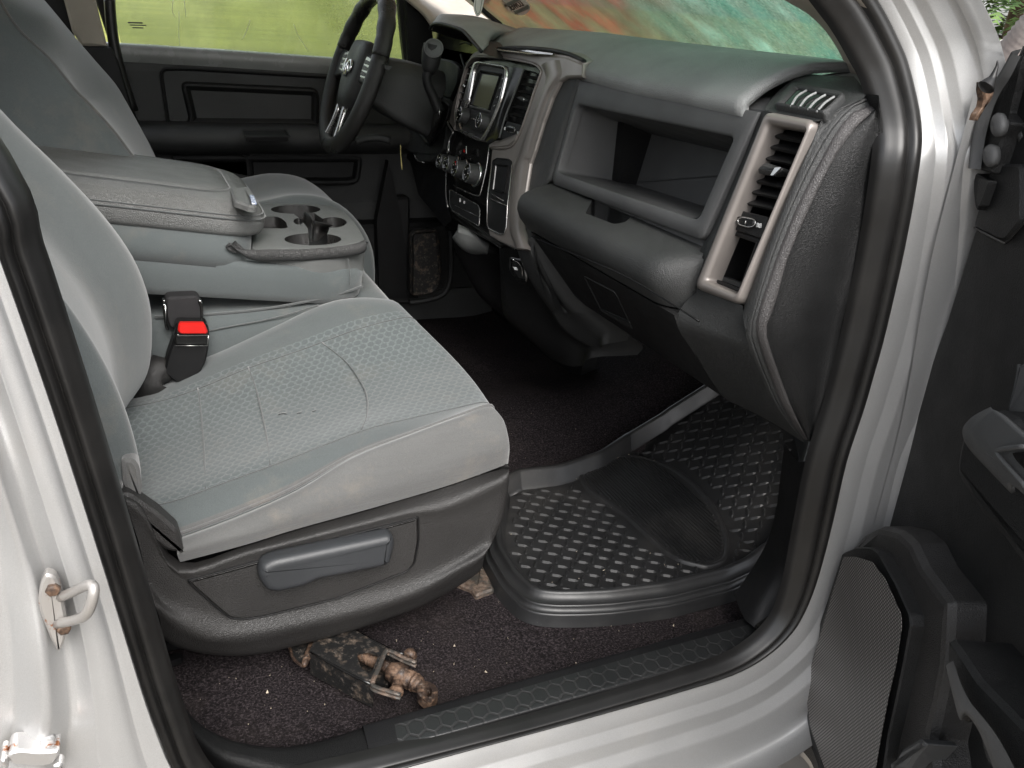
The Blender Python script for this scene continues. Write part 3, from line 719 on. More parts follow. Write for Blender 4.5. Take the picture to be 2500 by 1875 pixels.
# upper pad (rows along y, curved), passenger to centre
ys = [.20, .27, .35, .5, .64, .8, .95, 1.11]
def padrow(y):
    dz = .004*sin((y-.1)*3); s = [(1.30, .772), (1.18, .778), (1.05, .786), (.965, .784), (.925, .776), (.892, .762), (.870, .7465), (.866, .740), (.875, .73)]
    k = max(0, min(1, (y-.60)/.1)); k2 = max(0, min(1, (y-1.12)/.06))
    return [np.array((x+(0.012*k if x < .96 else 0), y, z+dz*(x < 1.25)+(.010*k if x < 1.0 else .003*k))) for x, z in s]
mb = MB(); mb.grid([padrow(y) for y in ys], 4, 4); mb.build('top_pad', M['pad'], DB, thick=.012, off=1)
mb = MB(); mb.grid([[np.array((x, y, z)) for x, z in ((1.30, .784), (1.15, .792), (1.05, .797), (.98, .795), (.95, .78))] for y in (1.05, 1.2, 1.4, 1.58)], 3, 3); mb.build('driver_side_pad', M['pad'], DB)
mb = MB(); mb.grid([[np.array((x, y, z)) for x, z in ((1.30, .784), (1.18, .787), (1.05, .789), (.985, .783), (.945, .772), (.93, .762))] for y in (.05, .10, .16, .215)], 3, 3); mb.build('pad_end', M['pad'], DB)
# passenger face body, with the open bin and vent shafts cut into it
body = extr([(1.28, .765), (.90, .752), (.8735, .741), (.8345, .568), (1.0, .50), (1.28, .5)], .170, .655, 'upper_face', M['bin'])
binin = T('c', '250,578 1095,752 900,1185 148,930', D(0))
cut = MB(); cut.panel(binin, [(-.006, .03), (-.006, 0), (-.006, -.16)], r=.014)
ventin = T('c', '1292,678 1500,716 1120,1588 952,1520', D(0))
cut2 = MB(); cut2.panel(ventin, [(0, .03), (0, 0), (.001, -.07)], r=.006)
carve(body, [cut, cut2]); smoothish(body)
rec_ = lambda view, s, prof, r, mat, name, plane, parent=DB, **k: rec(view, s, prof, r, mat, name, plane, parent, **k)
# bin frame
mb = MB()
outer = rounded(T('c', '262,436 1232,606 925,1300 104,992', D(.001)), [.002, .002, .012, .02], 6)
inner = rounded(T('c', '245,566 1100,744 905,1192 140,932', D(.004)), [.012, .012, .014, .014], 6)
o2 = [p-DN*.02 for p in outer]
def blend(a, b, t, h): return [p*(1-t)+q*t+DN*h for p, q in zip(a, b)]
mb.loops([o2, outer, blend(outer, inner, .02, .002), blend(outer, inner, .06, .003), blend(outer, inner, .90, .004), blend(outer, inner, .97, .002), inner, [p-DN*.012 for p in inner]], 0, False, False, True)
mb.build('bin_frame', M['bin'], DB)
mb = MB(); rp = rounded(T('c', '247,570 1098,748 903,1188 143,930', D(0)), .013, 6)
sh = np.array((0, .018, .004))
mb.loops([[p+DN*.001 for p in rp], [p-DN*.05 for p in offset(rp, DN, .004)], [p-DN*.135 for p in offset(rp, DN, .012)]], 0, False, True, False); mb.build('bin_liner', M['bin'], DB)
# padded ledge and glove box
low = extr([(1.2, .575), (.836, .569), (.815, .5655), (.795, .560), (.781, .555), (.771, .548), (.7655, .538), (.765, .525), (.771, .510), (.788, .490), (1.2, .49)], .235, .648, 'padded_ledge', M['dash'], taper=((.050, .055), (.045, .036), (.036, .020), (.024, .008), (.012, .002)))
cut = MB(); cut.panel(T('c', '285,1160 330,1105 420,1115 560,1195 500,1228 440,1225', Z(.557)), [(0, .03), (0, 0), (.004, -.03)], r=.006)
carve(low, [cut]); smoothish(low)
gb = extr([(1.2, .487), (.789, .487), (.797, .472), (.835, .425), (.880, .370), (.905, .349), (.925, .343), (1.2, .36)], .186, .640, 'glove_box', M['lower'])
GP = pl3((.797, .3, .472), (.797, .5, .472), (.880, .4, .370))
cut = MB(); cut.panel(T('j', '1350,552 1580,670 1600,700 1722,955 1480,815', GP), [(0, .02), (0, 0), (.008, -.025)], r=.006)
carve(gb, [cut]); smoothish(gb)
mb = MB(); mb.panel(T('j', '1480,800 1500,815 1722,958 1700,900', (GP[0], GP[1], GP[2], GP[3])), [(0, -.012), (0, .001), (.002, .002)], r=.003); mb.build('glove_box_latch', M['dash'], DB)
mb = MB(); mb.tube(rounded(T('j', '1350,552 1580,670 1600,700 1722,955 1480,815', (GP[0], GP[1], GP[2], GP[3])), .004, 3), .0014, 6, closed=True); mb.build('latch_edge_highlight', M['dash'], DB)  # lighter bead added along the recess to suggest its lit edge
mb = MB()
for a in ('940,245 1300,395 1700,570 2190,870 2212,890', '965,250 1040,440 1180,680 1300,830'):
    mb.tube(T('j', a, (GP[0], GP[1], GP[2], GP[3]+.0 if GP[0] < 0 else GP[3]-.0)), .0012, 6, k=4)
mb.build('glove_box_seam', M['black'], DB)
# under dash darkness: heater box and firewall pad
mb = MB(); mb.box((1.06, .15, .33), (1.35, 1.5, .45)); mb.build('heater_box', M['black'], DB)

# end of the dashboard: vent strip, piping, end panel with a painted sheen stripe
A = T('c', '1866,505 1790,520 1705,565 1625,640 1545,745 1450,930 1355,1145 1260,1400 1190,1640', Y(.070))+T('i', '335,1130 365,1260 445,1450 545,1659', Y(.070))+[P(1958, 1078, Y(.068))]
A2 = [p+np.array((.004, -.006, 0)) for p in A]
B = T('c', '1862,560 1830,572 1740,598 1650,700 1565,850 1445,1080 1340,1330 1270,1530 1228,1659', Y(.062))+T('i', '400,1110 430,1240 500,1440 592,1659', Y(.062))+[P(1962, 1072, Y(.062))]
Cc = T('c', '1864,592 1840,600 1778,645 1700,735 1602,885 1485,1125 1375,1380 1325,1560 1285,1690', Y(.055))+T('i', '462,1110 490,1240 560,1440 645,1659', Y(.055))+[P(1966, 1068, Y(.055))]
E_ = T('c', '1860,512 1872,590 1890,720 1895,860 1880,1010', Y(.045))+T('i', '1215,170 1185,330 1140,520 1085,720 1035,900 990,1080 940,1300 885,1500', Y(.045))+[P(1985, 1085, Y(.05))]
def rs(a, n=30): return resamp(cr(a, 5), n)
def mixl(a, b, t, dy=0): return [p*(1-t)+q*t+np.array((0, dy, 0)) for p, q in zip(a, b)]
rA, rB, rC, rE = rs(A), rs(B), rs(Cc), rs(E_)
mb = MB(); mb.grid([rA, mixl(rA, rB, .25, -.003), mixl(rA, rB, .45, -.001), mixl(rA, rB, .5, .002), mixl(rA, rB, .56, -.001), mixl(rA, rB, .9), rB], 2, 1); mb.build('stitched_edge', M['dash'], DB)
mb = MB(); mb.grid([rB, mixl(rB, rC, .1, -.004), mixl(rB, rC, .9, -.004), rC], 2, 1); mb.build('end_sheen_stripe', M['stripe'], DB)
mb = MB(); mb.grid([rC, mixl(rC, rE, .03, .003), mixl(rC, rE, .4, -.003), mixl(rC, rE, .8), rE, [p+np.array((.012, .05, -.004)) for p in rE]], 3, 1); mb.build('end_panel', M['lower'], DB)
# strip between the bin frame and the edge, built round the vent bezel
def lin(a, b, n): return [np.array(a)*(1-t)+np.array(b)*t for t in np.linspace(0, 1, n)]
bz = T('c', '1278,604 1548,655 1135,1650 888,1560', D(.003)); NS = 26
Lu = resamp(cr(T('c', '1262,592 1232,612 1160,800 1060,1040 960,1260 925,1310 895,1400 880,1480 882,1580', D(.0)), 5), NS)
bl = lin(bz[0], bz[3], NS); br_ = lin(bz[1], bz[2], NS)
rAu = resamp([p for p in cr(A[2:10], 5)], NS)
mb = MB(); mb.grid([[p+np.array((.03, 0, 0)) for p in Lu], Lu, [p-DN*.002 for p in bl]], 1, 1); mb.grid([[p-DN*.002 for p in br_], [p*.5+q*.5+DN*.002 for p, q in zip(br_, rAu)], rAu], 2, 1)
mb.build('vent_strip', M['dash'], DB)
mb = MB()
e0 = [Lu[-1]]+lin(bz[3], bz[2], 4)+[rAu[-1]]
Ad = A[9:]
e1 = lin((.800, .188, .495), A[9]*.5+A[10]*.5, 6); e2 = lin((.798, .188, .470), A[10], 6); e3 = lin((.835, .188, .425), A[11], 6); e3b = lin((.880, .188, .370), A[12], 6); e4 = lin((.905, .188, .349), A[12]*.4+A[13]*.6, 6)
mb.grid([e0, e1, e2, e3, e3b, e4, lin((.93, .188, .343), A[13], 6)], 3, 1); mb.build('lower_corner', M['dash'], DB)
mb = MB()
q0 = T('c', '1262,580 1300,520 1400,436 1500,412 1620,408 1735,412', pl3((.872, .2, .748), (.872, .4, .748), (.925, .3, .776))); 
q1 = T('c', '1258,598 1320,585 1420,590 1520,610 1640,560 1800,515', pl3((.872, .2, .748), (.872, .4, .748), (.925, .3, .776)))
q2 = [Lu[0]]+lin(bz[0], bz[1], 4)+[A[2]]
q2 = [p+DN*.0005 for p in q2]
mb.grid([[p+np.array((.02, 0, -.02)) for p in q0], q0, q1, q2], 3, 3);  mb.build('corner_cap', M['dash'], DB)
mb = MB()
outer = rounded(T('c', '1278,604 1548,655 1135,1650 888,1560', D(.003)), [.010, .012, .012, .012], 6)
inner = rounded(T('c', '1292,675 1500,714 1122,1590 950,1518', D(.006)), [.006, .006, .006, .006], 6)
mb.loops([[p-DN*.008 for p in outer], outer, blend(outer, inner, .12, .006), blend(outer, inner, .5, .009), blend(outer, inner, .85, .006), inner, [p-DN*.02 for p in inner]], 0, False, False, True)
mb.build('vent_bezel', M['taupe'], DB)
mb = MB(); rp = rounded(T('c', '1292,675 1500,714 1122,1590 950,1518', D(0)), .006, 6); mb.loops([[p+DN*.002 for p in rp], [p-DN*.065 for p in rp]], 0, False, True, False); mb.build('vent_shaft', M['black'], DB)
def slat(view, s, plane, parent, mt, d0=.004, d1=.022, th=.0028, droop=.006, name='louvre'):
    a, b = T(view, s, plane)
    mb = MB(); L = []
    for q in (0, .5, 1):
        p = a*(1-q)+b*q
        L.append([p+DN*(-d0)+np.array((0, 0, -.0005)), p+DN*(-d0-.003)+np.array((0, 0, th*.7)), p-DN*d1+np.array((0, 0, droop+th)), p-DN*d1+np.array((0, 0, droop-th*.3)), p+DN*(-d0-.003)+np.array((0, 0, -th))])
    mb.loops(L, 0, True, True, False); return mb.build(name, mt, parent)
for s in ('1268,722 1478,765', '1242,782 1450,826', '1212,842 1418,886', '1182,902 1388,946', '1152,964 1358,1008', '1126,1022 1330,1066', '1100,1082 1304,1126'):
    slat('c', s, D(0), DB, M['lower'], d1=.034, droop=.012)
mb = MB(); mb.panel(T('c', '1235,885 1260,878 1345,905 1340,922 1300,948 1215,935 1212,915', D(.006)), [(0, -.012), (0, -.002), (.004, .002)], r=.004); mb.build('vent_slider', M['dash'], DB)
mb = MB(); mb.panel(T('c', '1310,905 1345,903 1300,948 1285,946', D(.0085)), [(0, -.002), (0, .0004)], r=.001); mb.build('vent_slider_trim', M['satin'], DB)
rec_('c', '1074,1124 1274,1172 1232,1288 1040,1222', [(0, -.02), (0, 0), (.001, .001)], .003, M['lower'], 'vent_switch_panel', D(-.004))
rec_('c', '1100,1180 1130,1168 1195,1180 1210,1195 1200,1222 1170,1232 1110,1215', [(0, 0), (0, .003), (.001, .004), (.002, .003)], .006, M['gloss'], 'vent_switch', D(-.002), mc=0)
mb = MB(); pp = rounded(T('c', '1106,1184 1132,1173 1192,1184 1206,1197 1197,1220 1168,1228 1114,1212', D(.0015)), .005, 4); mb.tube(pp, .0007, 5, closed=True)
mb.tube(T('c', '1152,1190 1148,1210', D(.0016)), .0007, 5); mb.build('vent_switch_outline', M['satin'], DB)
mb = MB()
mb.panel(T('c', '1080,1164 1096,1166 1090,1188 1074,1184', D(-.002)), [(0, 0), (0, .0006)])
for q in range(3): mb.tube(T('c', f'1208,{1208+q*8} 1218,{1206+q*8} 1226,{1212+q*8} 1236,{1210+q*8}', D(-.0022)), .0008, 5)
mb.build('vent_switch_icons', M['white'], DB)
rec_('c', '1040,1226 1232,1292 1124,1590 950,1520', [(0, -.03), (0, 0), (.003, .001), (.006, .0), (.008, -.055)], .004, M['black'], 'vent_cubby', D(-.006), back=False)
mb = MB(); mb.panel(T('c', '985,1480 1130,1530 1118,1560 970,1512', D(-.014)), [(0, -.02), (0, 0)], r=.002); mb.build('cubby_lip', M['dash'], DB)
# defroster grille on top
TP = pl3((.872, .2, .750), (.872, .4, .750), (.925, .3, .778))
TPo = lambda h: (TP[0], TP[1], TP[2], TP[3]+(h if TP[2] > 0 else -h))
mb = MB(); n_ = np.array(TP[:3]); n_ = n_ if n_[2] > 0 else -n_
outer = rounded(T('c', '1395,452 1695,512 1580,618 1305,568', TPo(.004)), .006, 4); inner = rounded(T('c', '1432,476 1650,520 1562,608 1348,566', TPo(.004)), .004, 4)
mb.loops([[p-n_*.01 for p in outer], outer, [p*(.7)+q*.3+n_*.004 for p, q in zip(outer, inner)], inner, [p-n_*.004 for p in inner]], 0, False, False, True); mb.build('demister_frame', M['dash'], DB)
mb = MB(); mb.panel(T('c', '1425,472 1660,518 1570,612 1340,570', TPo(.003)), [(0, -.002), (0, 0)]); mb.build('demister_opening', M['gloss'], DB)
for a in ('1480,488 1430,520 1395,575', '1532,500 1480,530 1440,582', '1582,512 1530,545 1488,592', '1630,522 1580,555 1535,604'):
    mb = MB(); mb.tube(T('c', a, TPo(.006)), .0014, 6, k=4); mb.build('demister_rib', M['pad'], DB)
cc_ = P(1300+1172/2.212, 518/2.212, TPo(.0016)); xx = P(1300+1200/2.212, 526/2.212, TPo(.0016))-P(1300+1140/2.212, 510/2.212, TPo(.0016))
SP = pl3((.8735, .3, .752), (.8735, .5, .752), (.905, .4, .772))
cc_ = P(1300+1168/2.212, 510/2.212, SP)+n_*.001
text_mesh('airbag_lettering', 'SRS', cc_+np.array((-.004, 0, .003))*.6, (0, -1, 0), (.5, 0, .8), .018, M['lower'], DB, .0006, .0003)
text_mesh('airbag_lettering', 'AIRBAG', cc_+np.array((-.008, 0, -.006)), (0, -1, 0), (.5, 0, .8), .009, M['lower'], DB, .0006, .0002)
mb = MB(); c0 = P(1300+1105/2.212, 268/2.212, X(1.20)); mb.lathe(c0-np.array((0, 0, .012)), (0, 0, 1), [(0, .012), (.006, .011), (.011, .007), (.013, .003)], 14); mb.build('light_sensor', M['pad'], DB)
mb = MB(); mb.panel(T('c', '720,255 1250,290 1680,335 1700,352 1300,300 900,272', pl3((1.0, .2, .786), (1.0, .6, .786), (1.3, .4, .780))), [(0, 0), (0, .002)]); mb.build('screen_gap', M['gloss'], DB)

# ------------------------------------------------ centre stack
CS = empty('centre_stack', None, parent=TR)
# core block with a rounded top, standing proud of the dash face
mb = MB()
core = T('k', '330,1180 330,900 480,380 560,240 700,170 1300,240 1480,330 1480,480 1350,900', D(.004))+T('l', '1180,0 1080,560 1060,900 1130,1300', D(.0))+T('l', '950,1400 740,1270 310,980 230,800 215,560 250,60', D(.0))
mb.panel(core, [(0, -.12), (0, -.002), (.002, 0)], r=.004); mb.build('stack_core', M['gloss'], CS)
mb = MB(); mb.box((.93, .60, .36), (1.25, 1.6, .74)); mb.build('dash_core', M['black'], CS)
mb = MB(); mb.box((.94, 1.06, .73), (1.22, 1.6, .788)); mb.build('cluster_backing', M['black'], CS)
tv = T('k', '250,1100 300,850 400,560 478,330 540,212 640,138 850,120 1250,152 1700,192 1850,208 2062,300 2045,490 1830,496 1745,550 1640,760 1520,1100 1405,1480', D(.016)) + \
     T('l', '1345,270 1292,600 1258,850 1250,1150 1335,1440 1150,1428 1050,1385 930,1330 800,1250 765,1100 775,750 800,400 838,62 1040,72', D(.016)) + \
     T('k', '1010,1445 1110,1410 1200,1270 1300,1000 1400,700 1490,450 1488,385 1420,322 1250,275 900,222 620,214 545,262 480,370 400,650 335,950 335,1100 312,1200', D(.016))
mb = MB(); mb.panel(tv, [(0, -.05), (0, -.004), (.0015, -.001), (.004, 0)], n=DN); mb.build('stack_bezel', M['taupe'], CS)
# bezel top deck going forward to the pad
mb = MB()
a_ = T('k', '540,212 640,138 850,120 1250,152 1700,192 1850,208 2062,300', D(.016)); b_ = [p+np.array((.03, 0, .006)) for p in a_]; c_ = [p+np.array((.075, 0, .004)) for p in a_]
mb.grid([a_, b_, c_], 3, 3); mb.build('stack_top_deck', M['taupe'], CS, thick=.006)
mb = MB(); a_ = T('k', '830,130 1150,128 1400,150 1690,190', D(.014)); mb.panel(T('k', '830,128 1180,124 1680,188 1310,186', pl3(a_[0]+DN*.003, a_[3]+DN*.003, (a_[1]+a_[2])/2+np.array((.05, 0, .012)))), [(0, 0), (0, .002), (.002, .003), (.004, .001)]); mb.build('top_tray_lid', M['satin'], CS)
mb = MB(); mb.tube(T('k', '900,110 1150,92 1500,112 1800,160 2060,262 2070,330 2050,480', D(.0115)), .004, 8, k=4); mb.build('bezel_gap', M['black'], CS)
# raised edge of the bezel around the vents
mb = MB(); mb.tube(T('k', '335,1100 335,950 400,650 480,370 545,262 620,214 900,222 1250,275 1420,322 1488,385 1490,450 1400,700 1300,1000 1200,1270 1110,1410 1010,1445 830,1450', D(.017)), .0022, 8, k=4); mb.build('bezel_bead', M['taupe'], CS)
mb = MB(); mb.panel(T('k', '815,1400 900,1352 1040,1340 1150,1290 1210,1255 1170,1350 1080,1420 980,1440 815,1445', D(.0165)), [(0, -.004), (0, .002), (.002, .004)], r=.002); mb.build('bezel_shelf', M['taupe'], CS)
# ridge line on the right band
mb = MB()
a_ = T('k', '1500,330 1560,500 1500,700 1400,960 1270,1300 1190,1560', D(.0155))+T('l', '1130,330 1090,600 1062,850 1065,1150 1160,1420', D(.0155)); b_ = T('k', '1760,260 1780,470 1640,700 1540,960 1440,1300 1370,1560', D(.0155))+T('l', '1335,250 1290,560 1255,830 1250,1140 1330,1430', D(.0155))
mb.grid([a_, [p*.65+q*.35+DN*.006 for p, q in zip(a_, b_)], [p*.2+q*.8+DN*.006 for p, q in zip(a_, b_)], b_], 3, 4); mb.build('bezel_side_band', M['taupe'], CS)
# textured dash strip between stack and bin
mb = MB(); a_ = T('k', '1830,500 1740,550 1640,760 1520,1100 1405,1480', D(.010))+T('l', '1345,270 1292,600 1262,850 1256,1150 1345,1440 1430,1640', D(.010))+T('j', '1080,770 1190,830', X(.86))
b_ = T('k', '2030,510 1990,600 1880,930 1760,1340 1690,1640', D(.004))+T('l', '1660,240 1635,420 1600,520 1330,700 1350,1000', D(.004))+T('l', '1440,1400', D(0))+T('j', '1040,620 1300,830', X(.84))
b_ = T('k', '2030,510 1990,600 1880,930 1760,1340 1690,1640', D(.004))+T('l', '1650,300 1630,480', D(.004))+T('l', '1440,640 1300,760 1285,960 1330,1220 1420,1420', D(.006))
a2 = rs(a_, 24); b2 = rs(b_, 24)
n1 = [9, 24]
mb.grid([a2, [(p+q)/2 for p, q in zip(a2, b2)], b2, [p+np.array((.03, 0, 0)) for p in b2]], 2, 1)
# long cushioned trim running down to the tunnel
def spx(view, s, y): return T(view, s, Y(y))
mb2 = MB(); a_ = spx('j', '830,352 870,460 940,600 1010,710 1090,820', .70); b_ = spx('j', '920,352 970,490 1050,640 1130,750 1195,832', .66); c_ = spx('j', '940,250 1010,420 1090,580 1200,730 1305,835', .63)
mb2.grid([a_, [(p+q)/2+np.array((-.006, 0, 0)) for p, q in zip(a_, b_)], b_, [p+np.array((.006, -.002, 0)) for p in b_], [(p+q)/2+np.array((-.003, 0, 0)) for p, q in zip(b_, c_)], c_, [p+np.array((.06, 0, 0)) for p in c_]], 3, 4)
mb.build('side_strip', M['dash'], CS); mb2.build('tunnel_trim', M['dash'], CS)
mb = MB(); a_ = spx('j', '1092,825 1150,925 1240,1010 1330,1065 1400,1100 1460,1112', .70); b_ = spx('j', '1195,832 1260,920 1340,990 1400,1030 1450,1060 1478,1100', .675); c_ = spx('j', '1303,838 1380,880 1440,920 1500,975 1508,1010 1490,1080', .64)
mb.grid([[p+np.array((.03, .02, 0)) for p in a_], a_, b_, c_, [p+np.array((.06, .01, 0)) for p in c_]], 3, 3); mb.build('trim_foot', M['dash'], CS)
mb = MB(); a_ = spx('j', '690,330 700,560 715,800 760,900 900,1020 1060,1160', .84); b_ = spx('j', '760,330 860,560 1000,780 1080,920 1150,1100 1200,1238', .76); c_ = spx('j', '900,350 960,560 1100,800 1240,1000 1330,1090 1330,1242', .72); d_ = spx('j', '940,350 1000,560 1150,800 1300,1000 1440,1110 1400,1180', .69)
mb.grid([[p+np.array((.05, .04, 0)) for p in a_], a_, b_, c_, d_, [p+np.array((.10, -.01, 0)) for p in d_]], 3, 3); mb.build('tunnel_cover', M['lower'], CS)
mb = MB(); mb.panel(T('j', '770,400 880,420 910,560 905,600 830,585 770,500', pl3(P(1250, 640, Y(.74)), P(1285, 680, Y(.72)), P(1262, 690, Y(.73)))), [(0, -.004), (0, .001), (.003, .002), (.006, -.006)], r=.004); mb.build('socket_recess', M['gloss'], CS)
mb = MB(); mb.tube(spx('j', '795,420 835,440 865,490 872,550', .725), .002, 6, k=4); mb.build('socket_ring', M['chrome'], CS)
mb = MB(); mb.panel(T('j', '800,480 825,482 835,505 812,502', Y(.722)), [(0, -.002), (0, 0)]); mb.build('socket_cap_mark', M['white'], CS)
# underside bulge
mb = MB(); a_ = spx('l', '380,1090 560,1170 680,1260 805,1350', .92); b_ = spx('l', '385,1160 480,1270 600,1320 790,1370', .93); c_ = spx('l', '430,1240 540,1350 680,1390 780,1375', .95); 
mb.grid([a_, b_, c_], 4, 4); mb.build('column_bulge', M['tray'], CS, thick=.02)
mb = MB(); a_ = spx('l', '380,1090 560,1170 700,1270 960,1400', .93); b_ = spx('l', '400,1300 560,1500 740,1600 1000,1659', .97); c_ = spx('l', '600,1700 700,1900 800,2100 1000,2300', 1.0)
mb.grid([a_, b_, c_], 4, 4); mb.build('under_stack_panel', M['black'], CS, thick=.02)
# lower edge rails
mb = MB(); mb.tube(T('l', '312,985 480,1110 640,1215 800,1310 950,1412', D(.012)), .0016, 6, k=3); mb.tube(T('l', '300,930 500,1060 700,1180 900,1300 1150,1425', D(.013)), .0022, 6, k=3); mb.build('lower_edge_trim', M['gloss'], CS)
# radio
mb = MB()
ro = T('k', '560,400 600,285 650,270 1010,335 1040,370 1035,470 960,800 850,1080 760,1270 690,1352 610,1340 350,1205 338,1100 440,800', D(.020))
outer = rounded(ro, .006, 3); n_ = DN
ri = T('k', '590,400 625,325 670,308 990,365 1018,395 1010,480 935,800 825,1080 735,1240 690,1310 640,1290 430,1195 395,1110 520,800', D(.020))
inner = rounded(ri, .004, 3)
mb.loops([[p-DN*.014 for p in outer], outer, blend(outer, inner, .3, .003), blend(outer, inner, .8, .002), inner, [p-DN*.006 for p in inner]], 0, False, False, True); mb.build('radio_frame', M['satin'], CS)
rec_('k', '590,400 625,325 670,308 990,365 1018,395 1010,480 935,800 825,1080 735,1240 690,1310 640,1290 430,1195 395,1110 520,800', [(0, -.01), (0, 0), (.002, .001)], .003, M['bin'], 'radio_face', D(.012), CS)
rec_('k', '690,395 975,440 800,960 520,880', [(0, -.001), (0, .003), (.002, .004), (.005, .0), (.007, -.003)], .003, M['gloss'], 'screen_surround', D(.014), CS, back=False)
rec_('k', '722,452 960,488 802,935 592,868', [(0, -.001), (0, .002)], .001, M['lcd'], 'radio_screen', D(.0125), CS)
mb = MB(); mb.panel(T('k', '545,872 805,938 790,962 525,895', D(.018)), [(0, -.004), (0, 0), (.001, .001)], r=.002); mb.build('button_bar', M['vinyl'], CS)
for s in ('620,420 590,540', '580,560 550,690', '540,710 510,840', '495,860 470,950'):
    a, b = [tuple(map(float, q.split(','))) for q in s.split()]
    mb = MB(); mb.panel(T('k', f'{a[0]-18},{a[1]} {a[0]+30},{a[1]+6} {b[0]+30},{b[1]} {b[0]-18},{b[1]-8}', D(.0142)), [(0, -.001), (0, .001), (.0006, .0014)], r=.001); mb.build('preset_button', M['dash'], CS)
for s in ('990,470 965,560', '955,590 930,690', '920,720 890,810', '880,830 850,930'):
    a, b = [tuple(map(float, q.split(','))) for q in s.split()]
    mb = MB(); mb.panel(T('k', f'{a[0]-14},{a[1]} {a[0]+20},{a[1]+6} {b[0]+18},{b[1]} {b[0]-16},{b[1]-8}', D(.0142)), [(0, -.001), (0, .001), (.0006, .0014)], r=.001); mb.build('preset_button', M['dash'], CS)
    mb = MB(); mb.tube(T('k', f'{(a[0]+b[0])/2-6},{(a[1]+b[1])/2} {(a[0]+b[0])/2+10},{(a[1]+b[1])/2-14}', D(.0158)), .0008, 5); mb.build('button_print', M['white'], CS)
rec_('k', '530,960 800,1020 790,1180 700,1260 480,1150 440,1080', [(0, -.001), (0, .003), (.002, .004)], .006, M['dash'], 'knob_pad', D(.0135), CS)
def knob(view, c, r, depth, plane, parent, ring=True, mt='dash', name='radio_knob', dots=True):
    c0 = T(view, c, plane)[0]; k = empty(name, None, parent=parent) if False else None
    mb = MB(); mb.lathe(c0, DN, [(-depth, r*1.05), (-depth*.9, r), (-.002, r*.95), (0, r*.88), (.0003, r*.6)], 28); o = mb.build(name, M[mt], parent)
    mb = MB(); mb.lathe(c0, DN, [(.0002, r*.93), (.0012, r*.90), (.0012, r*.78), (0, r*.76)], 28, cap0=False, cap1=False); mb.build(name+'_ring', M['chrome' if ring else 'satin'], parent)
    mb = MB(); mb.lathe(c0, DN, [(.0002, r*.76), (.0008, r*.74)], 28, cap0=False); mb.build(name+'_cap', M['gloss'], parent)
    return c0
k1 = knob('k', '392,990', .0165, .017, D(.036), CS); k2 = knob('k', '655,1075', .0165, .017, D(.036), CS)
def marks(c0, r, n, parent, mt='white', name='knob_icons', rr=.0011, a0=0, a1=2*pi):
    u = np.array((0, -1, 0.)); v = np.cross(DN, u); mb = MB()
    for q in range(n):
        an = a0+(a1-a0)*q/n; mb.lathe(c0+DN*.001+r*(cos(an)*u+sin(an)*v), DN, [(0, rr), (.0005, rr*.8)], 8)
    return mb.build(name, M[mt], parent)
marks(k1, .008, 3, CS); marks(k2, .004, 4, CS)
mb = MB(); mb.tube(T('k', '560,1048 612,1062', D(.019)), .0016, 6); mb.build('eject_bar', M['satin'], CS)
# vents either side of the radio
rec_('k', '1262,385 1425,420 1455,470 1440,560 1330,850 1230,1140 1020,1075 1030,1000', [(0, -.001), (0, .0012), (.002, -.002), (.002, -.012)], .003, M['gloss'], 'vent_well', D(.012), CS, back=False)
for s in ('1250,480 1425,505', '1212,575 1410,612', '1170,672 1380,718', '1092,880 1310,928', '1050,980 1275,1030'):
    slat('k', s, D(.016), CS, M['lower'], d0=.002, d1=.014, droop=.004, th=.0012)
mb = MB(); mb.panel(T('k', '1170,760 1230,748 1285,780 1285,810 1250,815 1180,775', D(.019)), [(0, -.006), (0, 0), (.001, .001)], r=.002); mb.build('vent_slider', M['dash'], CS)
mb = MB(); mb.lathe(T('k', '1266,792', D(.021))[0], DN, [(0, .003), (.001, .0025)], 10); mb.build('vent_slider_trim', M['chrome'], CS)
rec_('k', '1040,1085 1235,1135 1200,1270 1100,1330 950,1320 945,1300', [(0, -.003), (0, 0), (.002, .001)], .004, M['lower'], 'vent_switch_panel', D(.0145), CS)
mb = MB(); pp = rounded(T('k', '1045,1160 1075,1150 1140,1170 1150,1195 1135,1235 1095,1240 1040,1220 1030,1190', D(.017)), .003, 3); mb.tube(pp, .0007, 5, closed=True); mb.build('vent_switch_outline', M['satin'], CS)
rec_('k', '1045,1160 1075,1150 1140,1170 1150,1195 1135,1235 1095,1240 1040,1220 1030,1190', [(0, 0), (0, .002), (.002, .003)], .003, M['gloss'], 'vent_switch', D(.0155), CS)
mb = MB(); mb.panel(T('k', '1003,1160 1022,1164 1016,1204 998,1200', D(.0168)), [(0, 0), (0, .0006)])
for q in range(3): mb.tube(T('k', f'1175,{1226+q*13} 1203,{1234+q*13}', D(.0168)), .0007, 5)
mb.build('vent_switch_icons', M['white'], CS)
mb = MB(); mb.tube(T('k', '1262,385 1150,680 1020,1010 935,1310', D(.018)), .0018, 6, k=3); mb.build('vent_edge_bead', M['vinyl'], CS)
rec_('k', '575,300 600,290 540,420 450,700 390,900 350,930 345,900 420,620 500,370', [(0, -.001), (0, .0012), (.001, -.002)], .002, M['gloss'], 'vent_well', D(.012), CS, back=False)
for s in ('540,355 590,362', '505,440 560,448', '470,525 530,532', '420,605 490,600', '408,695 455,700', '388,788 425,795'):
    mb = MB(); mb.tube(T('k', s, D(.0155)), .0013, 6); mb.build('louvre', M['vinyl'], CS)
mb = MB(); mb.lathe(T('k', '455,608', D(.018))[0], DN, [(-.004, .004), (0, .004), (.001, .003)], 10); mb.build('vent_slider_trim', M['chrome'], CS)
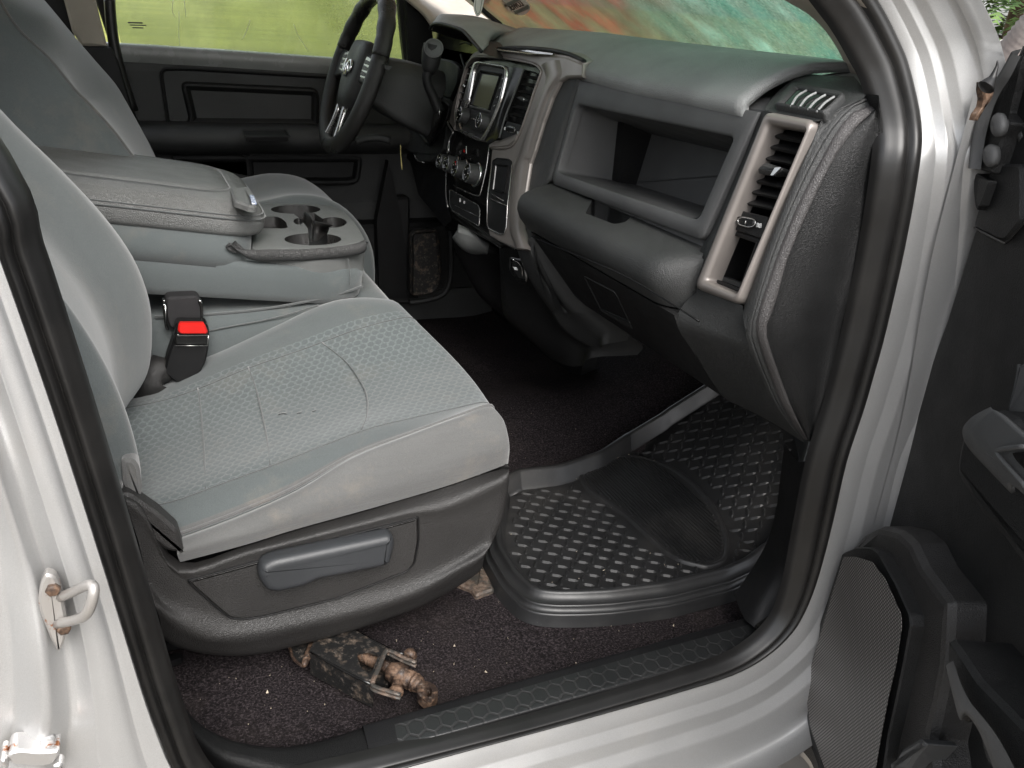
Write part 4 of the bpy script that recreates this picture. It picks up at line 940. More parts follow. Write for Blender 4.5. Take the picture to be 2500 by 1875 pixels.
# black centre column bevel between radio and vent
mb = MB(); a_ = T('k', '1060,350 1060,470 970,800 850,1100 740,1330', D(.019)); b_ = T('k', '1250,375 1140,680 1010,1010 920,1290 800,1400', D(.012))
mb.grid([a_, [p*.5+q*.5+DN*.0015 for p, q in zip(a_, b_)], b_], 3, 4); mb.build('column_bevel', M['gloss'], CS)
# climate knobs
for c, r in (('118,235', .017), ('215,270', .0185), ('330,330', .0185), ('495,395', .0205)):
    c0 = knob('l', c, r, .026, D(.040), CS, name='climate_knob'); marks(c0, r*.45, 5, CS)
    mb = MB(); b0 = c0-DN*.022; mb.lathe(b0, DN, [(0, r*1.22), (.003, r*1.2), (.004, r*1.08)], 28, cap1=False); mb.build('climate_knob_base_ring', M['chrome'], CS)
marks(T('l', '330,300', D(.0405))[0], .008, 4, CS, 'red', 'temperature_arc', .0012, .4, 2.2)
mb = MB(); mb.panel(T('l', '478,40 492,38 496,135 440,120', D(.013)), [(0, 0), (0, .002), (.0008, .003)], r=.001); mb.build('hazard_button', M['gloss'], CS)
mb = MB(); mb.panel(T('l', '463,75 474,122 446,116', D(.0162)), [(0, 0), (0, .0006)]); mb.build('hazard_triangle', M['red'], CS)
mb = MB(); mb.tube(T('l', '488,40 490,135', D(.016)), .0007, 5); mb.build('hazard_button_edge', M['white'], CS)
# control panel outline, storage drawer, cubbies
mb = MB(); mb.tube(T('l', '800,30 760,330 700,600 670,700 620,705 480,650 310,560', D(.0135)), .0011, 6, k=3); mb.tube(T('l', '262,-60 240,60 220,380 215,700 240,860', D(.0135)), .0013, 6, k=3); mb.build('panel_outline', M['satin'], CS)
mb = MB(); pp = rounded(T('l', '270,620 640,830 672,880 668,1060 655,1115 300,905 260,800', D(.0125)), .003, 3); mb.tube(pp, .0009, 5, closed=True); mb.tube(T('l', '300,820 480,905 668,995', D(.0125)), .0007, 5); mb.build('drawer_outline', M['satin'], CS)
rec_('l', '270,620 640,830 672,880 668,1060 655,1115 300,905 260,800', [(0, -.001), (0, .001), (.001, .002)], .003, M['lower'], 'switch_blank', D(.011), CS)
mb = MB(); mb.tube(T('l', '405,745 403,790', D(.0142)), .0014, 6); mb.tube(T('l', '452,780 465,782 452,805 465,808', D(.0142)), .001, 5); mb.build('switch_icons', M['white'], CS)
rec_('l', '850,225 905,190 1060,205 1105,240 1110,290 1045,850 1030,1130 1000,1225 940,1225 790,1150 765,1080 775,740 835,280', [(0, -.004), (0, .0), (.0015, .0015), (.003, 0)], .005, M['black'], 'side_cubby_frame', D(.0165), CS)
rec_('l', '885,285 1070,300 1015,680 845,635', [(0, -.001), (0, .0025), (.002, .001), (.003, -.0012)], .002, M['gloss'], 'phone_slot', D(.0175), CS, back=False)
mb = MB(); mb.tube(T('l', '825,680 990,775', D(.0185)), .001, 5); mb.tube(T('l', '790,735 1040,845', D(.0185)), .0008, 5); mb.tube(T('l', '1110,290 1045,850 1030,1130 1000,1225 940,1225 790,1150 770,1090', D(.018)), .0013, 6); mb.tube(T('l', '835,280 775,740 768,1080', D(.018)), .0013, 6); mb.build('cubby_outline', M['satin'], CS)
# dark left flank of the stack
mb = MB(); a_ = T('k', '480,380 330,850 250,1100 240,1200 310,1260', D(.014))+T('l', '250,60 215,400 215,760 310,980', D(.012)); b_ = [p+np.array((.09, .03, 0)) for p in a_]
mb.grid([a_, [(p+q)/2+np.array((0, .01, 0)) for p, q in zip(a_, b_)], b_], 2, 3); mb.build('stack_flank', M['lower'], CS)
mb = MB(); mb.tube(T('k', '240,1060 245,1130 300,1215 306,1250', D(.02))+T('k', '262,1330 250,1500', D(.016)), .002, 6, k=3); mb.build('flank_trim', M['satin'], CS)

# ------------------------------------------------ instrument hood and driver's side
mb = MB()
a_ = T('b', '795,215 815,180 870,170 960,190 1050,225 1120,300 1195,385', X(.80)); b_ = T('b', '800,190 835,145 880,125 980,130 1100,180 1200,260 1240,350', X(.835)); c_ = T('b', '815,165 850,122 900,108 1050,122 1200,150 1330,220 1300,310', X(.90)); d_ = T('b', '830,160 880,112 960,108 1120,118 1300,168 1480,228 1660,292', X(1.08))
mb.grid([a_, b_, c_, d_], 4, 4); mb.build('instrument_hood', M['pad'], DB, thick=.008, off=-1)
mb = MB(); a2 = [p+np.array((.002, 0, -.006)) for p in a_]
mb.grid([a2, [p+np.array((.05, 0, -.012)) for p in a2], [p+np.array((.14, 0, -.03)) for p in a2]], 2, 4); mb.tube([p+np.array((-.002, 0, -.003)) for p in a_], .0035, 6, k=4); mb.build('hood_underside', M['lower'], DB)
rec_('b', '800,215 870,190 1000,225 1200,390 1110,430 1050,500 1000,640 960,765 800,760 690,700 640,630 700,500 800,330', [(0, -.01), (0, 0)], 0, M['gloss'], 'instrument_cluster', X(.93))
mb = MB(); mb.tube(T('b', '1030,420 1050,490 1070,540', X(.91)), .004, 6, k=3); mb.tube(T('b', '1020,340 1070,330 1110,350', X(.92)), .002, 6, k=3); mb.build('gauge_rim', M['lower'], DB)
rec_('b', '870,450 960,470 1020,520 1010,640 955,765 880,740 830,700 850,560', [(0, -.01), (0, 0), (.003, .003)], .01, M['lower'], 'column_side_cover', X(.86))
mb = MB(); mb.tube(T('b', '735,450 700,520 665,610 662,640', X(.90)), .006, 8, k=3); mb.build('outer_vent_bezel', M['taupe'], DB)
for s in ('700,560 735,575', '690,590 722,604', '684,616 712,630'):
    mb = MB(); mb.tube(T('b', s, X(.90)), .002, 6); mb.build('louvre', M['satin'], DB)
rec_('b', '640,612 760,690 960,765 950,900 925,960 905,1150 860,1200 650,1180 470,1062 530,960 640,770', [(0, -.04), (0, 0), (.003, .003)], .006, M['dash'], 'column_surround', D(-.02))
rec_('b', '470,1062 650,1180 860,1200 930,1130 930,1600 960,1700 900,1750 700,1500 640,1250 520,1130', [(0, -.06), (0, 0)], .01, M['black'], 'knee_panel', D(-.05))
mb = MB(); mb.tube(T('b', '215,1092 300,1068 400,1064 480,1085', Y(1.25)), .008, 8, k=3); mb.build('knee_bolster_edge', M['dash'], DB)
rec_('b', '660,1190 740,1170 880,1190 800,1250 700,1250', [(0, -.03), (0, 0), (.003, .003)], .008, M['dash'], 'ignition_housing', D(-.02))
mb = MB(); mb.tube(T('b', '668,1190 690,1235 745,1255', D(-.012)), .002, 6, k=3); mb.build('ignition_ring', M['satin'], DB)
# driver footwell wall and speaker box
mb = MB(); mb.box((1.12, 1.0, 0), (1.16, 1.6, .7)); mb.build('footwell_wall', M['black'], TR)
rec('b', '470,1240 560,1640 600,1900 700,2300 400,2300 380,1700', [(0, -.03), (0, 0)], 0, M['black'], 'kick_panel', Y(1.50), TR)
rec('a', '2085,1070 2212,1060 2212,1640 2010,1640 2060,1200', [(0, -.03), (0, 0), (.006, .006)], .01, M['lower'], 'kick_panel', Y(1.52), TR)
rec('j', '0,200 220,180 240,480 235,600 180,680 0,705', [(0, -.01), (0, .006), (.004, .010), (.01, .004)], .02, M['jackblack'], 'floor_edge_metal', Y(1.45), TR)
mb = MB(); mb.tube(T('j', '0,770 200,760 400,730 690,690', Z(.03)), .010, 8, k=3); mb.build('driver_sill_trim', M['lower'], TR); mb = MB(); mb.tube(T('j', '320,200 315,560 260,690 120,740 0,755', Y(1.42)), .008, 8, k=3); mb.build('driver_sill_trim', M['lower'], TR)

# ------------------------------------------------ steering wheel
SWH = empty('steering_wheel', None, parent=TR)
wc = np.array((.632, 1.258, .697)); wt = .345; WU = np.array((sin(wt), 0, cos(wt))); WR = np.array((0, -1., 0)); WNn = np.array((-cos(wt), 0, sin(wt)))
pts = [wc+.166*(cos(a)*WR+sin(a)*WU)*1.0 for a in np.linspace(0, 2*pi, 64, endpoint=False)]
def arc(a0, a1, n=24): return [wc+.166*(cos(a)*WR+sin(a)*WU) for a in np.linspace(radians(a0), radians(a1), n)]
mb = MB(); mb.tube(arc(15, 165, 70), [.0190+.0011*sin(q*.75)*(1 if (5 < q < 24 or 46 < q < 65) else 0) for q in range(70)], 16, flat=.85, k=1); mb.build('rim_grip', M['leather'], SWH)
mb = MB(); mb.tube(arc(165.7, 374.3, 40), .0182, 16, flat=.85); mb.build('rim_lower', M['leather'], SWH)
def wpt(u, v, h=0): return wc+WR*u+WU*v+WNn*h
mb = MB(); L = []
for h, s in ((-.055, .75), (-.03, .95), (-.005, 1.0), (.008, .93), (.013, .7), (.014, .3)):
    L.append(rounded([wpt(-.072*s, .045*s, h), wpt(-.05*s, .068*s, h), wpt(.05*s, .068*s, h), wpt(.072*s, .045*s, h), wpt(.060*s, -.045*s, h), wpt(.03*s, -.085*s, h), wpt(-.03*s, -.085*s, h), wpt(-.060*s, -.045*s, h)], .02, 4))
mb.loops(L, 0, True, True, True); mb.build('airbag_cover', M['dash'], SWH)
for s in (-1, 1):
    mb = MB(); mb.loops([[wpt(s*.055, .045, -.02), wpt(s*.055, .045, .002), wpt(s*.055, -.02, .002), wpt(s*.055, -.02, -.02)], [wpt(s*.12, .035, -.015), wpt(s*.12, .035, .0), wpt(s*.12, -.018, .0), wpt(s*.12, -.018, -.015)], [wpt(s*.16, .04, -.008), wpt(s*.16, .04, .008), wpt(s*.16, -.03, .008), wpt(s*.16, -.03, -.008)]], 0, True, True, False)
    mb.build('side_spoke', M['leather'], SWH, bevel=.004)
    mb = MB(); mb.panel([wpt(s*.075, .036, .004), wpt(s*.125, .032, .003), wpt(s*.13, -.01, .003), wpt(s*.078, -.012, .004)], [(0, -.004), (0, .001), (.004, .002)], r=.01); mb.build('switch_pod', M['satin'], SWH)
    for v in (.024, .012, .0):
        mb = MB(); mb.panel([wpt(s*.084, v+.005, .0065), wpt(s*.118, v+.003, .0055), wpt(s*.119, v-.004, .0055), wpt(s*.084, v-.004, .0065)], [(0, -.002), (0, .0), (.001, .001)], r=.002); mb.build('wheel_button', M['vinyl'], SWH)
    mb = MB(); mb.tube([wpt(s*.026, -.078, .0), wpt(s*.034, -.12, .002), wpt(s*.048, -.155, .004)], [.009, .007, .009], 10, k=3, flat=.8); mb.build('lower_spoke', M['satin'], SWH)
mb = MB(); mb.panel([wpt(-.018, -.08, -.004), wpt(.018, -.08, -.004), wpt(.036, -.16, -.002), wpt(-.036, -.16, -.002)], [(0, -.004), (0, 0), (.004, .001)], r=.004); mb.build('lower_spoke_insert', M['gloss'], SWH)
# chrome horned emblem
mb = MB()
for s in (-1, 1):
    mb.tube([wpt(s*.004, -.016, .016), wpt(s*.010, -.004, .018), wpt(s*.009, .008, .019), wpt(s*.017, .017, .018), wpt(s*.028, .012, .017), wpt(s*.030, -.001, .017), wpt(s*.021, -.006, .017), wpt(s*.018, .003, .018)], [.003, .004, .0045, .004, .0035, .003, .0025, .002], 8, k=3)
mb.tube([wpt(0, .012, .017), wpt(0, -.004, .02), wpt(0, -.018, .017)], [.004, .0045, .003], 8, k=3); mb.build('emblem', M['chrome'], SWH)
text_mesh('airbag_mark', 'SRS', wpt(.012, -.056, .0122), WR, WU, .007, M['white'], SWH, .0003)
# column behind the wheel
mb = MB(); L = []
for h, a, b in ((-.02, .035, .03), (-.04, .058, .05), (-.10, .080, .064), (-.175, .086, .072), (-.180, .080, .068)): L.append(rounded([wpt(-a, -b, h), wpt(a, -b, h), wpt(a, b*.55, h), wpt(a*.6, b, h), wpt(-a*.6, b, h), wpt(-a, b*.55, h)], .016, 3))
mb.loops(L, 0, True, True, True); mb.build('column_shroud', M['dash'], SWH)
mb = MB(); mb.panel(T('b', '440,500 500,515 470,545 445,530', Y(1.06)), [(0, -.02), (0, 0)]); mb.build('column_stalk', M['dash'], SWH)
# ------------------------------------------------ column shifter
GL = empty('gear_lever', None, parent=TR)
YG = Y(1.02)
mb = MB(); pz = T('b', '815,345 805,400 795,480 785,535 778,560', YG); mb.tube(pz, [.0185, .0195, .0185, .015, .011], 16, k=3); mb.build('lever_knob', M['lower'], GL)
mb = MB(); e_ = T('b', '818,372', Y(1.005))[0]; ax_ = CAM-e_; ax_ /= np.linalg.norm(ax_); ax_ = ax_*.9+np.array((-.05, 0, .35)); mb.lathe(e_-ax_/np.linalg.norm(ax_)*.004, ax_, [(0, .0185), (.004, .018), (.006, .0165), (.0065, .010)], 24); mb.build('lever_cap', M['bin'], GL)
ax_ /= np.linalg.norm(ax_); mb = MB(); u_ = np.cross(ax_, [0, 0, 1]); u_ /= np.linalg.norm(u_); v_ = np.cross(ax_, u_); mb.tube([e_+ax_*.0006+.0178*(cos(a)*u_+sin(a)*v_) for a in np.linspace(0, 2*pi, 28, endpoint=False)], .0011, 6, closed=True); mb.build('cap_rim', M['vinyl'], GL)
mb = MB(); mb.tube(T('b', '778,555 765,590 775,660 820,760 860,860', YG), [.010, .0095, .0095, .0105, .011], 12, k=4); mb.build('lever_shaft', M['black'], GL)
mb = MB(); fr = rounded(T('b', '760,770 910,795 945,830 900,960 800,1110 770,1105 680,1000', D(.0)), .01, 4); mb.tube(fr, .004, 8, closed=True); mb.build('boot_frame', M['lower'], GL)
mb = MB(); c0 = T('b', '810,930', D(-.01))[0]; tip = T('b', '865,862', YG)[0]
L = []
for t_, r_ in ((0, .058), (.3, .05), (.6, .034), (.85, .018), (1, .012)):
    c = c0*(1-t_)+tip*t_; L.append([c+r_*(1+.10*sin(q*3+t_*9))*(cos(2*pi*q/24)*np.array((0, -.75, 0))+sin(2*pi*q/24)*np.array((.2, 0, 1))) for q in range(24)])
mb.loops(L, 0, True, True, True); mb.build('leather_boot', M['leather'], GL)
mb = MB(); mb.tube([tip+np.array((0, -.001, 0))+.0125*np.array((cos(a)*.4, cos(a)*.9, sin(a)*.5)) for a in np.linspace(0, 2*pi, 20, endpoint=False)], .0012, 5, closed=True); mb.build('shaft_collar', M['satin'], GL)
# ================================================================== passenger seat
PS = empty('passenger_seat', None, parent=TR)
def TP_(s, y): return T('', s, Y(y))
r0 = TP_('440,1372 461,1367 600,1330 723,1292 900,1243 1080,1190 1180,1155 1235,1134', .242)
r0b = TP_('432,1350 452,1345 600,1305 723,1262 880,1210 1060,1150 1180,1105 1238,1088', .230)
r1a = TP_('436,1318 455,1313 594,1263 728,1203 864,1127 1003,1073 1123,1032 1218,1022', .246)
r1 = TP_('430,1300 450,1300 588,1248 723,1189 859,1112 1000,1058 1118,1015 1192,990', .270)
r2 = TP_('330,1240 420,1226 540,1183 680,1132 881,1054 1000,1023 1110,998 1180,983', .31)
def row(y, zz, xs=(.10, .18, .25, .32, .41, .49, .55, .592)):
    return [np.array((x, y, z)) for x, z in zip(xs, zz)]
r3 = row(.40, (.222, .243, .262, .280, .300, .316, .326, .330))
r4 = row(.50, (.222, .243, .262, .281, .302, .318, .328, .332))
r5 = T('', '260,1000 400,972 500,938 606,894 740,848 870,800 960,776 1000,770', Y(.60))
r5 = [p+np.array((0, 0, -.004)) for p in r5]
r6 = TP_('300,985 390,938 470,890 560,850 690,791 800,743 880,728 950,731', .68)
r7 = [p+np.array((0, .05, -.035)) for p in r6]; r8 = [p+np.array((0, .06, -.13)) for p in r6]
ROWS = [r0, r0b, r1a, r1, r2, r3, r4, r5, r6, r7, r8]
front = []
for i, r in enumerate(ROWS):
    e = r[-1]; lowr = i in (0, 1)
    if lowr: ad = [(.007, .012, -.006), (.008, .03, -.014), (-.01, .04, -.03), (-.03, .05, -.05)]
    elif i < 4: ad = [(.011, .006, -.014), (.018, .020, -.038), (.012, .035, -.078), (-.02, .04, -.12)]
    else: ad = [(.013, 0, -.009), (.021, 0, -.030), (.018, 0, -.075), (-.01, 0, -.14)]
    for a_ in ad: r.append(e+np.array(a_))
mb = MB()
mb.grid(ROWS, 4, 4, mf=lambda u, v: 0 if (u >= 3.2 and (u < 4.0 or u >= 7.05)) else (2 if u < 3.2 else (1 if v < 7.6 else 0)))
mb.build('cushion', [M['fabric'], M['hexfab'], M['fabric_side']], PS)
def seam(name, lines, r=.0012, parent=PS, mt='fabric_side', lift=.0):
    mb = MB()
    for l in lines: mb.tube(l, r, 6, k=4)
    return mb.build(name, M[mt], parent)
seam('piping', [[p+np.array((0, -.001, .001)) for p in r1[:9]]], .0022)
M['seamdark'] = fabric('dark_seam', (.085, .09, .09), dirt=0)
def HZ(x, y):
    """cushion height, from the net"""
    ys_ = np.array([r[3][1] for r in ROWS[3:9]]); zs_ = []
    for r in ROWS[3:9]: zs_.append(np.interp(x, [p[0] for p in r[:8]], [p[2] for p in r[:8]]))
    return float(np.interp(y, ys_, zs_))
def onseat(s): return [PH(*map(float, q.split(',')), HZ)+np.array((0, 0, .0006)) for q in s.split()]
for q_ in ('787,838 850,889 891,953 897,1007 881,1054', '483,948 490,1000 498,1100 502,1200', '606,896 628,960 650,1060 660,1140'): seam('cushion_seam', [onseat(q_)], .0011, mt='seamdark')
for q_ in (r2, r5): seam('cushion_seam', [[p+np.array((0, 0, .0008)) for p in q_[:9]]], .0009, mt='seamdark')
seam('skirt_seam', [[p*.72+q*.28+np.array((0, -.0022, 0)) for p, q in zip(r1[:9], r1a[:9])]], .0011, mt='seamdark')
# creases pulled into the side skirt
for s in ():
    seam('skirt_crease', [T('', s, Y(.2335))], .0018)
# small worn mark
mb = MB()
for s in ('680,1012 690,1009 700,1010', '725,1009 736,1007', '762,1005 772,1002'): mb.tube(onseat(s), .0016, 5, k=2, flat=.3)
mb.build('cushion_scuff', M['seamdark'], PS)
# backrest
zs = [1.02, .88, .76, .68, .60, .54, .48, .42, .36, .31, .27, .235]
xi = np.interp(zs, [.235, .275, .31, .376, .43, .476, .54, .597, .68, .85, 1.0], [.10, .137, .158, .172, .170, .158, .125, .085, .021, -.07, -.14])
xo = np.interp(zs, [.235, .27, .31, .37, .437, .50, .54, .60, .68, .85, 1.0], [.120, .135, .140, .137, .124, .102, .082, .045, -.005, -.10, -.17])
rows = []
for z, a, b in zip(zs, xi, xo):
    rows.append([np.array((b-.22, .275, z)), np.array((b-.12, .25, z)), np.array((b-.050, .246, z)), np.array((b-.035, .248, z)), np.array((b-.008, .256, z)), np.array((b, .275, z)), np.array((b-.012, .31, z)), np.array(((a+b)/2-.035, .40, z)), np.array(((a+b)/2-.03, .48, z)), np.array((a-.010, .56, z)), np.array((a, .60, z)), np.array((a-.012, .645, z)), np.array((a-.06, .67, z)), np.array((a-.2, .67, z))])
mb = MB(); mb.grid(rows, 4, 3, mf=lambda u, v: 1 if v < 2.6 else 0); mb.build('backrest', [M['fabric'], M['ribfab']], PS)
def side(k): return [r[k] for r in rows]
seam('backrest_seam', [[p+np.array((0, -.001, 0)) for p in [r[3] for r in rows]][2:]], .0016, mt='seamdark')
seam('backrest_piping', [[p+np.array((.0075, -.0015, 0)) for p in [r[3] for r in rows]][2:]], .0014)
mb = MB(); mb.panel(T('e', '655,1150 720,1150 752,1190 768,1300 760,1368 690,1325 665,1290', Y(.243)), [(0, -.03), (0, -.003), (.004, .001)], r=.008); mb.build('backrest_flap', M['fabric_side'], PS)
mb = MB(); mb.panel(T('e', '600,1300 660,1290 668,1310 612,1330', Y(.24)), [(0, -.02), (0, -.001), (.002, .001)], r=.003); mb.build('backrest_hem', M['fabric_side'], PS)
# valance
V = [TP_('300,1205 350,1240 440,1372 600,1332 723,1294 900,1245 1000,1215 1080,1192 1180,1157 1238,1138', .246),
     TP_('305,1215 352,1250 432,1392 600,1348 723,1317 900,1272 1000,1247 1082,1232 1180,1190 1243,1152', .222),
     TP_('318,1260 362,1310 455,1418 600,1378 723,1342 900,1297 1002,1272 1076,1268 1180,1230 1241,1190', .222),
     TP_('340,1330 385,1400 515,1470 610,1460 723,1430 900,1385 1000,1362 1074,1330 1170,1300 1228,1262', .222),
     TP_('360,1420 410,1470 560,1512 640,1504 760,1478 900,1443 1000,1416 1070,1390 1150,1350 1208,1312', .221),
     TP_('375,1470 425,1510 510,1552 600,1550 740,1524 880,1490 980,1459 1050,1428 1125,1385 1190,1345', .212),
     TP_('390,1510 430,1545 510,1574 610,1574 740,1548 880,1512 980,1480 1050,1450 1120,1410 1182,1362', .218),
     TP_('398,1560 440,1582 520,1596 620,1596 740,1570 880,1530 980,1496 1050,1466 1115,1430 1172,1385', .240)]
V.append([p+np.array((0, .06, .01)) for p in V[-1]])
for r in V: e = r[-1]; r.append(e+np.array((-.004, .04, 0))); r.append(e+np.array((-.03, .10, 0)))
mb = MB(); mb.grid(V, 4, 4); mb.build('side_valance', M['trimdark'], PS)
rec('f', '1010,648 1400,540 1800,428 2212,318 2310,296', [(0, 0)], 0, M['black'], 'tmp', Y(.2), PS) if False else None
pl_ = T('', '457,1419 633,1369 814,1316 1000,1270 1021,1262 1022,1320 1012,1375 995,1395 820,1462 640,1506 590,1512 560,1508 535,1488', Y(.2185))
mb = MB(); mb.panel(pl_, [(-.0015, -.006), (-.0015, -.0005), (0, -.0025), (.0012, -.002), (.003, .001)], r=.004, back=False); mb.build('lever_panel', M['trimdark'], PS)
mb = MB(); pp = rounded(pl_, .004, 3); mb.tube(pp, .0011, 6, closed=True); mb.build('lever_panel_groove', M['black'], PS)
mb = MB(); lv = rounded(T('', '632,1402 640,1384 668,1370 952,1310 964,1316 967,1334 955,1382 932,1390 780,1420 740,1438 680,1452 650,1446 634,1420', Y(.196)), .006, 4)
mb.panel(lv, [(.002, -.026), (.0, -.020), (.0, -.010), (.0012, -.005), (.004, -.0015), (.008, .0), (.011, 0)], smooth=True); o = mb.build('recline_lever', M['lever'], PS)
mb = MB(); mb.panel([np.array((x, .3, z)) for x, z in ((-.1, .03), (.5, .03), (.55, .2), (-.1, .2))], [(0, -.35), (0, 0)]); mb.build('seat_base', M['black'], PS)
mb = MB(); mb.panel(T('e', '620,1340 700,1330 860,1440 960,1530 1000,1659 900,1640 680,1480', Y(.232)), [(0, -.02), (0, 0), (.004, .003)], r=.004); mb.build('hinge_cover', M['trimdark'], PS)
mb = MB(); mb.panel(T('g', '690,722 760,650 830,615 870,690 900,755 800,790 775,755', Z(.008)), [(0, -.01), (0, 0), (.003, .003)], r=.004); mb.build('seat_rail_bracket', M['worn'], PS)
mb = MB(); mb.panel(T('f', '900,1060 960,1035 990,1045 980,1060 900,1090', Z(.02)), [(0, -.01), (0, 0)], r=.002); mb.build('rear_rail_end', M['black'], PS)
# recliner cover between cushion and backrest
mb = MB(); mb.tube(T('e', '740,810 800,740 860,680 930,700', Y(.66)), [.018, .03, .028, .012], 12, k=3); mb.build('recliner_cover', M['trimdark'], PS)

# seat belt buckle
BK = empty('seat_belt_buckle', None, parent=TR)
YB_ = .655
def bx(s, y, prof, r, mt, name, parent=BK):
    mb = MB(); mb.panel(T('e', s, Y(y)), prof, r=r); return mb.build(name, mt, parent)
bx('950,470 1128,465 1132,480 1126,560 1112,630 1080,690 960,745 885,690 905,600 940,500', .640, [(0, -.03), (0, -.004), (.003, 0)], .004, M['black'], 'buckle_sleeve')
bx('960,418 1112,420 1128,440 1130,480 1122,540 945,542 940,500 948,440', .632, [(0, -.028), (0, -.003), (.003, 0)], .004, M['gloss'], 'buckle_housing')
bx('965,420 1105,420 1122,465 1118,478 975,478 960,462', .629, [(0, -.010), (0, -.002), (.002, .001)], .004, M['red'], 'release_button')
mb = MB(); mb.tube(T('e', '962,478 960,486 1128,484', Y(.6275)), .0006, 5); mb.tube(T('e', '945,540 1122,540', Y(.6275)), .0006, 5); mb.tube(T('e', '1126,484 1120,540', Y(.6275)), .0006, 5); mb.build('housing_edge', M['satin'], BK)
bx('895,280 1065,272 1088,300 1095,400 1085,418 955,418 940,455 915,440 895,380', .668, [(0, -.03), (0, -.004), (.003, 0)], .008, M['web'], 'belt_webbing')
for s in ('875,295 892,292 900,320 905,440 915,458 898,458 890,440 876,320', '1070,292 1086,295 1092,300 1098,330 1098,418 1086,418 1080,330 1070,310'):
    bx(s, .664, [(0, -.012), (0, -.002), (.001, 0)], .002, M['chrome'] if False else M['gloss'], 'belt_guide')
mb = MB(); mb.tube(T('e', '878,298 893,296', Y(.66)), .0012, 6); mb.tube(T('e', '878,318 895,318', Y(.66)), .0012, 6); mb.tube(T('e', '1070,296 1085,298 1090,312', Y(.66)), .0012, 6); mb.tube(T('e', '893,322 897,425', Y(.66)), .001, 6); mb.build('guide_pin', M['chrome'], BK)
bx('840,580 885,640 940,690 880,720 800,700', .70, [(0, -.03), (0, 0)], .01, M['black'], 'belt_anchor')

# ================================================================== centre console seat
CC = empty('centre_console', None, parent=TR)
LPp = pl3((.127, .69, .509), (.342, .69, .477), (.342, 1.04, .478)); LN = np.array(LPp[:3]); LN = LN if LN[2] > 0 else -LN
def onp(x, y, pl, h=0):
    n = np.array(pl[:3]); z = (pl[3]-n[0]*x-n[1]*y)/n[2]; return np.array((x, y, z))+LN*h
def rectloop(x0, x1, y0, y1, rf, pl, h, ins=0, k=8):
    c = [onp(x0, y0+ins, pl, h), onp(x1-ins, y0+ins, pl, h), onp(x1-ins, y1-ins, pl, h), onp(x0, y1-ins, pl, h)]
    return rounded(c, [.005, rf, rf, .005], k)
mb = MB(); pr = [(.012, -.002), (.003, .003), (0, .010), (0, .022), (.001, .0285), (.0015, .0290), (.003, .034), (.010, .044), (.022, .052), (.040, .057), (.052, .059), (.0525, .0575), (.055, .0575), (.056, .0595), (.08, .061), (.12, .061)]
mb.loops([rectloop(-.25, .356, .69, 1.045, .075, LPp, h, i) for i, h in pr], 0, True, True, True); mb.build('armrest_lid', M['vinyl'], CC)
mb = MB(); l1 = rectloop(-.25, .356, .69, 1.045, .075, LPp, .0290, -.0006); n_l = len(l1)
mb.tube(l1, .0013, 6, closed=True); l2 = rectloop(-.25, .356, .69, 1.045, .075, LPp, .0345, .0025); mb.tube(l2, .0011, 6, closed=True); l3 = rectloop(-.25, .356, .69, 1.045, .06, LPp, .0588, .0525); mb.tube(l3, .0011, 6, closed=True); mb.build('lid_stitching', M['seamdark'], CC)
LT = (LPp[0], LPp[1], LPp[2], LPp[3]+(.062 if LPp[2] > 0 else -.062))
mb = MB(); mb.panel(T('a', '1245,1022 1335,1015 1362,1045 1390,1098 1392,1118 1350,1118 1265,1088', LT), [(0, -.008), (0, -.001), (.003, .002), (.008, .001)], r=.006); mb.build('lid_latch', M['vinyl'], CC)
mb = MB(); mb.panel(T('a', '1348,1052 1370,1056 1388,1098 1360,1096', (LT[0], LT[1], LT[2], LT[3]+.004)), [(0, -.002), (0, .0), (.001, .0006)], r=.002); m_, t_, b_, c_ = newmat('blue_white_latch_decal'); nz = noise(t_, c_, 260, 3, .7); rr = ramp(t_, nz.outputs[0], [(.42, (.06, .10, .24)), (.6, (.7, .74, .8))]); t_.links.new(rr.outputs[0], b_.inputs[0]); mb.build('latch_decal', m_, CC)
# upholstered box
mb = MB(); L = []
for (x1, y0, y1, zz) in ((.50, .715, 1.03, -.117), (.518, .702, 1.05, -.113), (.528, .697, 1.06, -.100), (.531, .6945, 1.063, -.078), (.531, .6945, 1.063, -.058), (.527, .699, 1.058, -.050)):
    L.append(rounded([onp(-.25, y0, LPp, zz), onp(x1, y0, LPp, zz+.014), onp(x1, y1, LPp, zz+.014), onp(-.25, y1, LPp, zz)], [.01, .07, .07, .01], 8))
mb.loops(L, 0, True, True, True); mb.build('console_body', M['fabric'], CC)
mb = MB(); mb.loops([rectloop(-.25, .335, .698, 1.04, .06, LPp, h, i) for h, i in ((-.051, -.0036), (-.03, -.0036), (.001, -.002))], 0, True, True, True); mb.build('console_upper_side', M['fabric'], CC)
mb = MB(); mb.tube(T('e', '835,384 1100,372 1400,345 1700,293 1860,252 1960,218', Y(.700)), .0022, 6, k=4); mb.build('console_piping', M['seamdark'], CC)
mb = MB(); mb.tube(T('n', '1625,1185 1640,1300 1660,1500 1650,1600', Y(.690)), .0008, 5, k=3); mb.build('console_seam', M['seamdark'], CC)
TPL = pl3(P(700, 607, Y(.70)), P(850, 597, Y(.70)), P(700, 607, Y(.70))+np.array((0, .3, .0)))
tp = T('n', '150,300 600,302 900,303 1150,312 1350,332 1560,430 1720,590 1820,740 1878,860 1870,885 1800,905 1500,968 1250,998 1000,1012 340,1022 100,1020', TPL)
tn = normal(rounded(tp, .01, 3)); tn = tn if tn[2] > 0 else -tn
